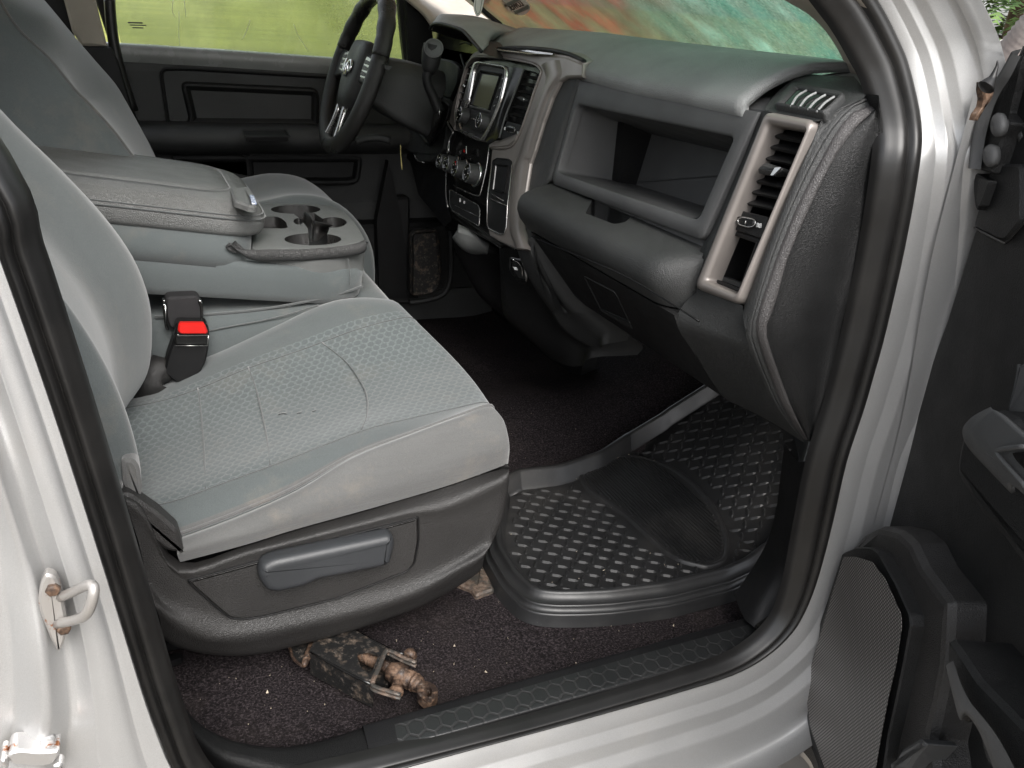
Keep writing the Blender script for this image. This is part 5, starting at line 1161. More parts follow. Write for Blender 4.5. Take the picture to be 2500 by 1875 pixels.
mb = MB(); mb.panel(tp, [(.004, -.075), (.0, -.03), (-.003, -.012), (-.0015, -.004), (.0, -.001), (.003, 0)], r=.012, n=tn, k=5); tr_ = mb.build('cup_holder_tray', M['tray'], CC)
def ell(cx, cy, rx, ry, n=22): return ' '.join(f'{cx+rx*cos(a):.0f},{cy-ry*sin(a):.0f}' for a in np.linspace(0, 2*pi, n, endpoint=False))
cuts = []
for s in (ell(792, 398, 396, 72), ell(1380, 605, 222, 84), ell(1065, 872, 455, 96), ell(840, 588, 80, 52), '1090,455 1240,560 1330,700 1290,800 1000,830 985,700 880,560 760,470'):
    c = MB(); c.panel(T('n', s, TPL), [(0, .02), (0, 0), (.0015, -.055)], n=tn); cuts.append(c)
c = MB(); c.panel(T('n', '200,515 480,512 560,535 640,600 665,690 600,700 200,700', TPL), [(0, .02), (0, 0), (.001, -.02)], n=tn, r=.008); cuts.append(c)
carve(tr_, cuts); smoothish(tr_, 30)
tr_.data.materials.append(M['leather']); og_ = ROOT[TR]; e1_ = np.cross(tn, [0, 1, 0]); oi_ = offset([np.array(p) for p in rounded(tp, .012, 3)], tn, .004)
def in2(p, poly):
    c = False; j = len(poly)-1
    for i in range(len(poly)):
        if (poly[i][1] > p[1]) != (poly[j][1] > p[1]) and p[0] < (poly[j][0]-poly[i][0])*(p[1]-poly[i][1])/(poly[j][1]-poly[i][1])+poly[i][0]: c = not c
        j = i
    return c
for f_ in tr_.data.polygons:
    c_ = np.array(f_.center)+og_
    if (c_-tp[0])@tn < -.0045 and in2(c_, oi_): f_.material_index = len(tr_.data.materials)-1
mb = MB(); mb.panel(T('n', '380,330 1000,315 1300,480 1620,560 1560,700 1530,900 1400,970 640,960 600,850 900,700 740,600 380,450', (TPL[0], TPL[1], TPL[2], TPL[3]-(.027 if TPL[2] > 0 else -.027))), [(-.0, -.003), (0, 0)], n=tn); mb.build('cup_well_floor', M['black'], CC)
mb = MB()
mb.grid([T('n', '900,520 940,440 1010,480 1075,565', TPL), T('n', '895,600 930,560 1000,600 1070,640', (TPL[0], TPL[1], TPL[2], TPL[3]-.01)), T('n', '930,680 970,690 1010,720 1065,760', (TPL[0], TPL[1], TPL[2], TPL[3]-.02)), T('n', '1000,960 1020,960 1040,960 1065,960', (TPL[0], TPL[1], TPL[2], TPL[3]-.03))], 3, 3)
mb.grid([T('n', '1075,568 1120,590 1190,615 1300,640 1400,655', TPL), T('n', '1070,760 1110,770 1160,760 1230,720 1330,690', (TPL[0], TPL[1], TPL[2], TPL[3]-.02)), T('n', '1065,960 1110,960 1160,950 1215,900 1240,850', (TPL[0], TPL[1], TPL[2], TPL[3]-.03))], 3, 3)
mb.build('cup_divider', M['leather'], CC, thick=.002)
mb = MB(); mb.grid([T('n', '-262,920 -100,1020 150,1040 340,1032 700,1032 1000,1024 1500,982 1800,922 1885,880 1900,890', Y(.689)), T('n', '-240,960 -60,1090 150,1120 340,1130 700,1128 1000,1122 1500,1080 1800,1020 1900,960 1915,970', Y(.684)), T('n', '-200,1010 0,1165 150,1212 300,1224 700,1220 1000,1210 1500,1168 1800,1115 1900,1065 1922,1035', Y(.690))], 3, 3)
mb.build('tray_side', M['traydark'], CC, thick=.01)
# jump seat below and its neighbour
mb = MB(); L = []
for x1, y0, y1, z in ((.54, .70, 1.10, .24), (.565, .69, 1.11, .27), (.575, .685, 1.115, .31), (.57, .69, 1.11, .345), (.55, .70, 1.10, .362)):
    L.append(rounded([np.array((-.25, y0, z-.02)), np.array((x1, y0, z)), np.array((x1, y1, z)), np.array((-.25, y1, z-.02))], [.01, .05, .05, .01], 6))
mb.loops(L, 0, True, True, True); mb.build('middle_seat_cushion', M['fabric'], CC)
mb = MB(); mb.tube(T('e', '1130,460 1250,435 1400,408 1560,370 1720,320', Y(.687)), .0012, 6, k=4); mb.build('middle_seat_seam', M['seamdark'], CC)
# ================================================================== driver's seat
DS = empty('driver_seat', None, parent=TR)
prof = [(-.2, .36), (.1, .40), (.25, .425), (.403, .453), (.468, .464), (.527, .457), (.575, .430), (.612, .385), (.630, .34), (.634, .29), (.628, .24), (.60, .18)]
rows = []
for y, dz, dx in ((1.065, -.13, -.03), (1.072, -.03, -.01), (1.10, 0, 0), (1.15, -.01, .005), (1.25, -.022, .01), (1.37, -.008, .0), (1.42, -.02, -.01), (1.44, -.1, -.03)):
    rows.append([np.array((x+dx, y, z+dz*(1 if z > .25 else .2))) for x, z in prof])
mb = MB(); mb.grid(rows, 3, 3); mb.build('cushion', M['fabric'], DS)
sm = [(14, 27), (54, 81), (118, 140), (181, 217), (217, 253), (271, 312), (316, 371), (355, 423), (380, 470)]
cn = [(108, 0), (172, 77), (235, 154), (280, 208), (312, 260), (344, 316), (372, 368), (398, 425), (412, 475)]
vl = [(95, 20), (140, 75), (178, 170), (203, 235), (235, 262), (285, 318), (326, 375), (362, 424), (388, 472)]
R_ = []
top1 = P(-40, -70, Y(.97)); top2 = P(40, -70, Y(1.32)); 
R_.append([top1+np.array((-.3, -.03, 0)), top1+np.array((-.06, -.022, 0)), top1, top1*.5+top2*.5-np.array((.02, 0, 0)), top2, top2+np.array((-.03, .06, 0)), top2+np.array((-.2, .09, 0))])
for s_, v_, c_ in zip(sm, vl, cn):
    a = P(*s_, Y(.97)); b = P(*v_, Y(1.08)); c = P(*c_, Y(1.33))
    R_.append([a+np.array((-.3, -.03, 0)), a+np.array((-.06, -.022, 0)), a, b, c, c+np.array((-.03, .06, 0)), c+np.array((-.2, .09, 0))])
mb = MB(); mb.grid(R_, 4, 4); mb.build('backrest', M['fabric'], DS)
seam('piping', [[r[2]+np.array((.001, -.002, 0)) for r in R_]], .0022, DS)
seam('backrest_seam', [[r[2]+np.array((-.004, -.003, 0)) for r in R_]], .0013, DS, 'seamdark')
# ================================================================== open passenger door
PD = empty('passenger_door', None, parent=TR)
dd_ = np.array((-.42, -.907, 0)); dd_ /= np.linalg.norm(dd_); dn = np.array((-.907, .42, 0)); dn /= np.linalg.norm(dn)
def DP(h=0): return (dn[0], dn[1], 0, float(dn@np.array((1.03, -.03, 0)))+h)
def dp(view, s, h, prof, r, mt, name, parent=PD, **k):
    mb = MB(); mb.panel(T(view, s, DP(h)), prof, r=r, n=dn, **k); return mb.build(name, mt, parent)
HG = np.array((1.03, -.03, 0))
def dz_(l, z): return HG+dd_*l+np.array((0, 0, z))
edge = [dz_(.98, -.30), dz_(.98, .80), dz_(.30, .84)] + T('', '2499,118 2472,184 2459,221 2452,262 2440,310 2426,404 2413,447 2380,555 2310,780 2266,900 2218,1050 2169,1200 2163,1215 2137,1238 2112,1300 2140,1420 2190,1950', DP(0)) + [dz_(.08, -.30)]
mb = MB(); mb.panel(edge, [(0, -.07), (0, -.006), (.003, -.001), (.006, 0)], n=dn); mb.build('door_trim', M['lower'], PD)
mb = MB(); mb.panel([dz_(.03, -.32), dz_(1.0, -.32), dz_(1.0, .82), dz_(.12, .80), dz_(.03, .5)], [(0, -.13), (.0, -.075), (.004, -.072)], n=dn); mb.build('door_skin', M['silver'], PD)
# hinge side shell with the mirror mount plugs
dp('u', '640,40 628,70 520,340 472,480 415,690 440,720 490,790 425,930 340,1200 318,1285 210,1247 128,1228 150,1020 190,850 235,660 300,540 350,460 440,350 500,240 600,80', .016, [(0, -.02), (0, -.003), (.003, 0)], .003, M['lower'], 'door_shell_edge')
mb = MB(); a_ = T('u', '610,75 490,265 400,400 320,520 250,660 205,850 170,1020 150,1230', DP(.020)); b_ = T('u', '600,150 500,350 420,470 360,590 320,700 270,880 240,1050 215,1240', DP(.020))
mb.grid([a_, [(p+q)/2+dn*.010 for p, q in zip(a_, b_)], b_], 3, 4); mb.build('rolled_flange', M['bin'], PD)
for c, rx, ry in (((375, 810), 56, 118), ((300, 1105), 54, 112)):
    mb = MB(); pts = T('u', ' '.join(f'{c[0]+rx*cos(a)+8*sin(a):.0f},{c[1]-ry*sin(a):.0f}' for a in np.linspace(0, 2*pi, 24, endpoint=False)), DP(.021)); mb.panel(pts, [(0, -.006), (0, .0), (.002, .0025), (.005, .004), (.009, .0048)], n=dn, smooth=True); mb.build('rubber_plug', M['bin'], PD)
dp('u', '165,1270 285,1340 300,1350 190,1640 165,1600 150,1450 150,1330', .014, [(0, -.02), (0, 0), (.002, .001)], .003, M['black'], 'wiring_boot')
dp('u', '195,1320 290,1345 200,1600 170,1560', .018, [(0, -.01), (0, 0)], .003, M['lower'], 'wiring_boot_cover')
dp('i', '2010,0 2212,0 2212,380 2150,460 2100,520 2060,520 1880,435', .004, [(0, -.004), (0, .0), (.003, .003)], .01, M['lower'], 'corner_cover')
mb = MB(); mb.tube(T('i', '1878,432 2060,525 2100,525 2160,460 2230,380', DP(.007)), .0014, 6, k=3); mb.build('corner_cover_gap', M['gloss'], PD)
mb = MB(); mb.tube(T('u', '440,720 520,750 590,830 640,950', DP(-.004)), .006, 8, k=3); mb.build('trim_edge', M['dash'], PD)
dp('t', '2195,-60 2190,0 2130,250 2010,660 2020,672 2212,700 2500,720 2500,-100', .008, [(0, -.006), (0, .0), (.003, .004)], .003, M['bin'], 'textured_insert')
mb = MB(); mb.tube(T('t', '2150,-60 2100,200 2000,630', DP(.010)), .0018, 6, k=3); mb.build('insert_bead', M['dash'], PD)
# armrest / pull
h0 = .05
a1 = T('t', '1990,650 1900,600 1790,550 1720,560 1560,650 1440,740 1350,880 1300,1080 1275,1250 1270,1420 1330,1560 1400,1659', DP(.045)) + T('h', '1910,210 1975,310 2090,430 2150,520 2212,580', DP(.045)) + T('', '2560,1440 2700,1600 2700,1230 2560,1215', DP(.045))
mb = MB(); mb.panel(a1, [(0, -.045), (0, -.012), (.004, -.003), (.012, 0)], n=dn, r=.004); mb.build('armrest', M['lower'], PD)
mb = MB()
A1 = T('t', '1790,552 1560,655 1440,745 1360,880 1310,1080', DP(.046))+T('h', '1840,60 1862,130', DP(.046))
a_ = T('t', '1800,560 1600,660 1500,740 1440,830 1460,950 1560,1100 1800,1350 2100,1659', DP(.055)); b_ = T('t', '1990,655 1850,760 1780,850 1740,960 1760,1080 1840,1180 2000,1380 2212,1620', DP(.075))
mb.grid([a_, [(p*.5+q*.5)+dn*.004 for p, q in zip(a_, b_)], b_, [p+dn*.003+dd_*.12 for p in b_]], 3, 4); mb.build('armrest_top', M['bin'], PD, thick=.004)
mb = MB(); mb.tube(T('t', '2230,1050 2000,1075 1870,1100 1850,1140 1900,1220 2060,1400 2240,1600', DP(.085)), .0022, 8, k=3); mb.build('switch_bezel', M['bin'], PD)
dp('t', '2260,1110 2050,1140 2100,1230 2260,1400', .084, [(0, -.003), (0, 0)], .002, M['gloss'], 'switch_plate')
# speaker pod with a perforated grille
pod = T('h', '1350,388 1420,350 1530,375 1600,440 1660,570 1800,760 1795,900 1780,1130 1740,1330 1700,1500 1720,1659', DP(.040))+T('', '2300,1960 2010,1960', DP(.040))+T('h', '1110,1659 1050,1480 1028,1250 1050,1120 1130,850 1200,640 1255,495', DP(.055))
mb = MB(); mb.panel(pod, [(-.006, -.09), (0, -.01), (.004, -.002), (.010, 0)], n=dn, r=.004); mb.build('speaker_pod', M['trimdark'], PD)
gf = T('h', '1250,500 1330,465 1405,468 1445,495 1540,660 1618,830 1625,890 1590,1080 1545,1300 1500,1500 1478,1659', DP(.052))+T('', '2165,1960 2020,1960', DP(.052))+T('h', '1120,1659 1056,1480 1034,1250 1056,1120 1136,850 1206,640', DP(.058))
mb = MB(); mb.panel(gf, [(0, -.012), (0, .003), (.002, .005), (.004, .0045)], n=dn, r=.003); mb.build('grille_frame', M['lower'], PD)
gg = T('h', '1236,520 1300,518 1390,545 1462,640 1548,830 1550,900 1520,1100 1480,1270 1440,1480 1410,1659', DP(.066))+T('', '2130,1960 2030,1960', DP(.066))+T('h', '1135,1659 1100,1560 1058,1440 1036,1260 1058,1120 1138,850 1200,640', DP(.066))
mb = MB(); mb.panel(gg, [(0, -.0006), (0, .0)], n=dn, r=.003); mb.build('speaker_grille', M['grille'], PD)
# lower map pocket of the door
dp('h', '1800,950 1840,1000 1960,1180 2212,1440 2500,1700 2500,2100 2200,1900 2000,1620 1960,1460 1905,1378 1870,1420 1820,1300 1792,1150', .07, [(0, -.06), (0, -.006), (.004, 0)], .006, M['lower'], 'door_pocket')
mb = MB(); a_ = T('h', '1800,1130 1830,1280 1868,1400 1905,1375 1965,1455 2010,1560 2060,1700', DP(.075)); b_ = T('h', '1830,1080 1870,1200 1920,1300 1960,1350 2040,1450 2110,1560 2180,1700', DP(.085))
mb.grid([a_, [(p+q)/2+dn*.004 for p, q in zip(a_, b_)], b_], 3, 4); mb.build('pocket_lip', M['bin'], PD)
dp('h', '1500,1659 1560,1560 1660,1500 1700,1530 1640,1600 1590,1680', .055, [(0, -.03), (0, 0), (.004, .003)], .004, M['bin'], 'pod_corner')
# hinge pillar details
mb = MB(); mb.panel(T('i', '1700,782 1770,788 1780,900 1660,1120 1620,1090 1640,1000', pl3((1.050, 0, .4), (1.050, 0, .5), (1.058, -.06, .4))), [(0, -.004), (0, .002), (.002, .004), (.006, .001)], r=.006); mb.build('door_hinge', M['silver_rust'], TR)
mb = MB(); mb.panel(T('t', '900,40 1000,40 950,520 740,525 680,440 690,330 735,180 800,90', pl3((1.050, 0, .4), (1.050, 0, .5), (1.058, -.06, .4))), [(0, -.004), (0, .001), (.002, .002)], r=.006); mb.build('wiring_grommet', M['bin'], TR)
mb = MB(); mb.panel(T('i', '1690,452 1900,440 1850,690 1625,712 1640,600', pl3((1.050, 0, .4), (1.050, 0, .5), (1.058, -.06, .4))), [(0, -.004), (0, .0015), (.006, .004)], r=.006, smooth=True); mb.build('pressed_boss', M['silver'], TR)
# torn seam and rust at the foot of the screen pillar
RPp = Y(-.03)
mb = MB(); mb.panel(T('u', '205,400 235,395 245,440 290,450 320,480 300,540 265,600 215,650 160,730 130,770 150,710 200,640 215,560 200,480', RPp), [(0, -.004), (0, .003), (.002, .005)], r=.001); mb.build('rusty_seam', M['rust'], TR)
mb = MB(); tpz = T('u', '375,190 372,240 350,300 325,360 290,410 265,445 250,460', Y(-.045)); mb.tube(tpz, [.0006, .0015, .0025, .004, .007, .009, .005], 10, k=3); mb.build('rubber_corner_tail', M['rubber'], TR)
# running board / rocker below
mb = MB(); mb.panel(T('h', '620,1700 720,1640 900,1590 1010,1560 1060,1620 1100,1720 1100,1900 620,1900', Y(-.03)), [(0, -.01), (0, 0), (.006, .004)], r=.01); mb.build('side_step_bracket', M['silver_rust'], TR)
mb = MB(); mb.box((-1.2, .10, -.45), (1.3, 1.5, -.09)); mb.build('underbody', M['black'], TR)
for xx in (-2.2, 1.9):
    for yy in (.02, 1.38):
        mb = MB(); mb.lathe((xx, yy, -.22), (0, 1, 0), [(0, .20), (0, .36), (.03, .40), (.2, .40), (.24, .36), (.24, .2)], 32); mb.build('wheel', M['rubber'], TR)
mb = MB(); mb.box((1.75, .05, -.35), (2.5, 1.55, .60)); mb.box((-3.6, .02, -.3), (-1.05, 1.58, .45)); mb.build('rear_and_front_body', M['silver'], TR)

# ================================================================== floor mat
def mh(x, y): return .012+max(0, x-1.08)*.5
def mat_():
    bot = [PH(*q, lambda x, y: mh(x, y)-.010) for q in [(1170, 1320), (1176, 1392), (1212, 1458), (1237, 1486), (1265, 1513), (1305, 1528), (1356, 1533), (1430, 1532), (1500, 1528), (1636, 1510), (1735, 1484), (1789, 1470), (1850, 1440), (1900, 1395), (1950, 1300), (1990, 1200), (2010, 1120), (1990, 1040), (1900, 930), (1790, 880)]]
    top = [PH(*q, lambda x, y: mh(x, y)+.0) for q in [(1720, 955), (1605, 1028), (1503, 1085), (1435, 1130), (1345, 1160), (1243, 1172), (1190, 1200)]]
    loop = bot+top
    n = np.array((0, 0, 1.))
    lp = rounded(loop, .012, 3)
    m2 = len(lp)
    def lvl(ins, h):
        q = offset(lp, n, ins); return [np.array((p[0], p[1], mh(p[0], p[1])-.012+h)) for p in q]
    mb = MB()
    prof = [(.0, .002), (.0015, .006), (.006, .018), (.0065, .021), (.008, .021), (.0095, .019), (.012, .030), (.0125, .033), (.0145, .033), (.016, .031), (.022, .046), (.024, .049), (.030, .049), (.034, .045), (.040, .018), (.044, .0135)]
    mb.loops([lvl(a, b) for a, b in prof], 0, False, False, True)
    inner = lvl(.044, .0135)
    # flat field
    poly = [(p[0], p[1]) for p in inner]
    def inside(x, y, poly):
        c = False; j = len(poly)-1
        for i in range(len(poly)):
            if (poly[i][1] > y) != (poly[j][1] > y) and x < (poly[j][0]-poly[i][0])*(y-poly[i][1])/(poly[j][1]-poly[i][1])+poly[i][0]: c = not c
            j = i
        return c
    pl = [PH(800+x/2.212, 1100+y/2.212, mh) for x, y in [(1370, 110), (1400, 80), (1470, 50), (1600, 40), (1720, 55), (1820, 90), (1920, 150), (2010, 230), (2080, 320), (2130, 420), (2155, 520), (2140, 600), (2060, 635), (1990, 625), (1900, 600), (1810, 545), (1720, 460), (1620, 370), (1520, 300), (1430, 240), (1375, 170)]]
    pl = cr(pl, 3, True); pad = [(p[0], p[1]) for p in pl]
    # fan the field with a grid clipped by the inner loop: simple triangulated cap
    import bmesh
    def fill(m, loop, h):
        bm = bmesh.new(); vs = [bm.verts.new((p[0], p[1], 0)) for p in loop]; f = bm.faces.new(vs); f.normal_update(); bmesh.ops.triangulate(bm, faces=[f])
        for _ in range(7):
            bmesh.ops.subdivide_edges(bm, edges=[e for e in bm.edges if e.calc_length() > .014], cuts=1); bmesh.ops.triangulate(bm, faces=[f for f in bm.faces if len(f.verts) > 3])
        for v in bm.verts: v.co.z = mh(v.co.x, v.co.y)+h
        bm.verts.index_update(); m.add([tuple(v.co) for v in bm.verts], [[v.index for v in f.verts] for f in bm.faces], 0, False); bm.free()
    fill(mb, inner, .0015)
    # diamond tread
    def sm(poly, x, y, d):
        return all(inside(x+a, y+b, poly) for a, b in ((d, 0), (-d, 0), (0, d), (0, -d)))
    s = .0190; i = 0
    for ix in range(-5, 60):
        for iy in range(-5, 60):
            x = .55+ix*s+(iy % 2)*0; y = .1+iy*s; k = (ix+iy) % 2
            if not sm(poly, x, y, .012): continue
            if inside(x, y, pad) or any(inside(x+a, y+b, pad) for a, b in ((.014, 0), (-.014, 0), (0, .014), (0, -.014))): continue
            an = radians(58 if k else -32); u = np.array((cos(an), sin(an), 0)); v = np.array((-sin(an), cos(an), 0)); c = np.array((x, y, 0)); a = .0112; b = .0034; h = .0028
            z = lambda p: np.array((p[0], p[1], mh(p[0], p[1])+.0016))
            ps = [z(c-u*a), z(c-u*a*.45-v*b), z(c+u*a*.45-v*b), z(c+u*a), z(c+u*a*.45+v*b), z(c-u*a*.45+v*b)]
            t1 = z(c-u*a*.5)+np.array((0, 0, h)); t2 = z(c+u*a*.5)+np.array((0, 0, h))
            mb.add(ps+[t1, t2], [[0, 1, 6], [1, 2, 7, 6], [2, 3, 7], [3, 4, 7], [4, 5, 6, 7], [5, 0, 6]], 0, False)
    o = mb.build('floor_mat', M['mat']); fixn(o)
    tag(o, 'black rubber floor mat with raised diamond tread on the passenger footwell carpet', 'floor mat')
    # heel pad
    pz = [np.array((p[0], p[1], mh(p[0], p[1])+.001)) for p in pl]
    m = MB()
    def lv(ins, h): return [np.array((p[0], p[1], mh(p[0], p[1])+h)) for p in offset(pz, n, ins)]
    m.loops([lv(-.006, .000), lv(-.004, .006), lv(-.001, .008), lv(.003, .0072), lv(.005, .0055)], 0, False, False, True); fill(m, lv(.005, .0055), .0055)
    d = P(800+2010/2.212, 1100+560/2.212, Z(.012))-P(800+1560/2.212, 1100+120/2.212, Z(.012)); d[2] = 0; d /= np.linalg.norm(d); e = np.array((-d[1], d[0], 0)); c0 = sum(pz)/len(pz)
    for q in np.arange(-.25, .25, .0068):
        seg = []
        for t_ in np.arange(-.35, .35, .003):
            p = c0+e*q+d*t_
            ok = sm(pad, p[0], p[1], .009)
            if ok: seg.append(p)
            if (not ok or t_ > .345) and len(seg) > 3:
                a, b = seg[0], seg[-1]; zz = lambda p, h: np.array((p[0], p[1], mh(p[0], p[1])+h))
                k_ = max(2, int(np.linalg.norm(b-a)/.02)); L = []
                for w_ in np.linspace(0, 1, k_):
                    c = a*(1-w_)+b*w_; L.append([zz(c-e*.0022, .005), zz(c-e*.0013, .0088), zz(c+e*.0013, .0088), zz(c+e*.0022, .005)])
                m.loops(L, 0, True, True, False); seg = []
            elif not ok: seg = []
    h = m.build('heel_pad', M['mat'], o)
    m = MB(); m.tube([p+np.array((0, 0, .010)) for p in [PH(800+x/2.212, 1100+y/2.212, mh) for x, y in [(1900, 600), (1950, 622), (1990, 640), (2006, 652)]]], .0022, 6, k=3); 
    return o
mat_()

# ================================================================== scissor jack under the seat
def J(s, z): return T('s', s, Z(z))
JK = empty('scissor_jack', tuple(J('1000,700', .0)[0]), 'rusty black scissor jack lying on the carpet under the front seat', 'scissor jack')
mb = MB(); top = J('480,640 700,200 830,290 1130,470 1440,632 1395,690 1265,1000 1225,1020 1150,1000', .046)
mb.panel(top, [(0, -.004), (0, 0), (.001, .0008)], n=(0, 0, 1), r=.003)
jb = mb.build('top_channel', M['jackblack'], JK)
cut = MB(); cut.panel(J('1065,690 1085,665 1200,642 1315,690 1325,712 1262,880 1235,925 1200,925 1120,870 1072,750', .046), [(0, .01), (0, -.02)], n=(0, 0, 1), r=.004); carve(jb, [cut])
mb = MB()
a = J('480,640 1150,1000 1250,1040', .046); mb.loops([[p for p in a], [p-np.array((0, 0, .040)) for p in a]], 0, False, False, False, closed=False)
a = J('700,200 830,290 1130,470 1440,632', .046); mb.loops([[p for p in a], [p-np.array((0, 0, .040)) for p in a]], 0, False, False, False, closed=False); mb.build('channel_side', M['jackblack'], JK, thick=.003)
for s in ('830,280 1130,455 1450,625 1640,690', '860,300 1200,500 1480,640', '500,660 900,890 1240,1060'):
    mb = MB(); mb.tube(J(s, .043), .0022, 6, k=3); mb.build('channel_lip', M['gloss'], JK)
mb = MB(); mb.panel(J('560,600 1290,700 1500,700 1560,860 1440,1060 1300,1040 700,760', .010), [(0, -.005), (0, 0)], n=(0, 0, 1)); mb.build('lower_channel', M['jackblack'], JK)
for s in ('1440,640 1480,650 1640,730 1790,790', '1255,1030 1262,1075 1380,1120 1600,1185'):
    for dz in (0, -.006):
        mb = MB(); mb.tube([p+np.array((0, 0, dz)) for p in J(s, .044)], .0032, 8, k=3, flat=.6); mb.build('link_arm', M['worn'], JK)
mb = MB(); mb.tube(J('1440,630 1400,680 1340,830 1262,1000 1255,1040', .046), .0034, 8, k=3, flat=.6); mb.build('channel_edge', M['worn'], JK)
ax0, ax1 = J('1085,690', .028)[0], J('1530,890', .028)[0]; axd = (ax1-ax0)/np.linalg.norm(ax1-ax0); LL = np.linalg.norm(ax1-ax0)
mb = MB(); pr = [(-.02, .0085)]
for q in np.arange(0, LL*.55, .0044): pr += [(q, .0092), (q+.0022, .0068)]
pr += [(LL*.56, .0078), (LL, .0078)]
mb.lathe(ax0, axd, pr, 16); mb.build('screw', M['rust'], JK)
c = J('1555,930', .028)[0]; mb = MB(); mb.lathe(c-axd*.014, axd, [(0, .008), (.003, .012), (.012, .0145), (.022, .0135), (.030, .0115)], 18)
mb.tube(J('1690,690 1660,790 1600,900 1560,1010 1540,1130', .028), [.0065, .007, .0085, .008, .0065], 7, k=2); mb.build('trunnion', M['rust'], JK)
for s in ('1712,705', '1545,1150'):
    c = J(s, .028)[0]; mb = MB(); mb.lathe(c, J('1712,705', .028)[0]-J('1545,1150', .028)[0], [(-.006, .008), (0, .010), (.006, .008), (.008, .004)], 12); mb.build('rivet', M['rust'], JK)
c = J('1790,765', .04)[0]; mb = MB(); mb.lathe(c, (0, 0, 1), [(-.02, .005), (.002, .005), (.004, .003)], 8); mb.build('rivet', M['rust'], JK)
c = J('1640,965', .027)[0]; e_ = J('1870,1090', .026)[0]; ad = (e_-c)/np.linalg.norm(e_-c); l_ = np.linalg.norm(e_-c)
mb = MB(); mb.lathe(c, ad, [(0, .0115), (.001, .0125), (l_*.42, .0125), (l_*.44, .0095), (l_*.50, .0095), (l_*.53, .0125), (l_*.60, .0125), (l_*.63, .010), (l_*.70, .0115), (l_*.85, .010), (l_, .006)], 20); mb.build('thrust_collar', M['rust'], JK)
eye = J('1800,1060 1860,1010 1920,1020 2000,1050 2055,1100 2055,1180 1975,1290 1930,1280 1850,1220 1800,1170', .036)
mb = MB(); zc_ = J('1945,1155', .036)[0]; ho = J(ell(1945, 1155, 40, 58, 32), .036)
def ray2(c, d, poly):
    best = None
    for a, b in zip(poly, poly[1:]+poly[:1]):
        m_ = np.array([[d[0], a[0]-b[0]], [d[1], a[1]-b[1]]]); 
        if abs(np.linalg.det(m_)) < 1e-12: continue
        s_, u_ = np.linalg.solve(m_, (a-c)[:2])
        if s_ > 0 and -1e-6 <= u_ <= 1+1e-6 and (best is None or s_ > best): best = s_
    return c+d*best
er = rounded(eye, .004, 4); oo = [ray2(zc_, (p-zc_), er) for p in ho]
dz = lambda L, h, k=0: [p+np.array((0, 0, h))+(zc_-p)*k for p in L]
mb.loops([dz(ho, -.014), dz(oo, -.014), dz(oo, -.010), dz(oo, -.003), dz(oo, 0), dz(ho, 0), dz(ho, -.003), dz(ho, -.014)], 0, False, False, False); mb.build('handle_eye', M['rust'], JK)
mb = MB(); mb.panel(J('115,500 250,450 410,400 590,330 600,365 500,600 425,800 400,840 300,770 260,720 225,590 180,540', .030), [(0, -.003), (0, 0), (.001, .001)], n=(0, 0, 1), r=.002); mb.build('base_plate', M['jackblack'], JK)
mb = MB(); mb.tube(J('595,372 510,580 430,780 410,832', .033), [.004, .0055, .005, .003], 8, k=3); mb.tube(J('120,500 200,540 240,620 270,720 330,790 400,835', .031), .0022, 6, k=3); mb.build('base_plate_lip', M['rust'], JK)

# ================================================================== loose things
mb = MB(); mb.tube(T('b', '562,1120 564,1200 570,1270 574,1310', Y(1.25)), [.0016, .002, .003, .0015], 6, k=3, flat=.5); tag(mb.build('key_strap', M['yellow']), 'thin pale yellow strap hanging below the steering column', 'key strap')
mb = MB(); mb.panel(T('w', '325,-30 310,110 325,160 345,210 365,223 400,200 420,150 440,60 465,-30', Y(1.15)), [(0, -.001), (0, .0005), (.0008, .001)], r=.006); hg = mb.build('hanging_tag', M['sticker'])
mb = MB(); pp = rounded(T('w', '345,-30 332,110 345,155 360,190 375,190 400,150 415,60 430,-30', Y(1.149)), .004, 3); mb.tube(pp, .0005, 5, closed=True); mb.build('tag_outline', M['ink'], hg)
tag(hg, 'white rounded air freshener tag hanging in front of the windscreen', 'hanging tag')

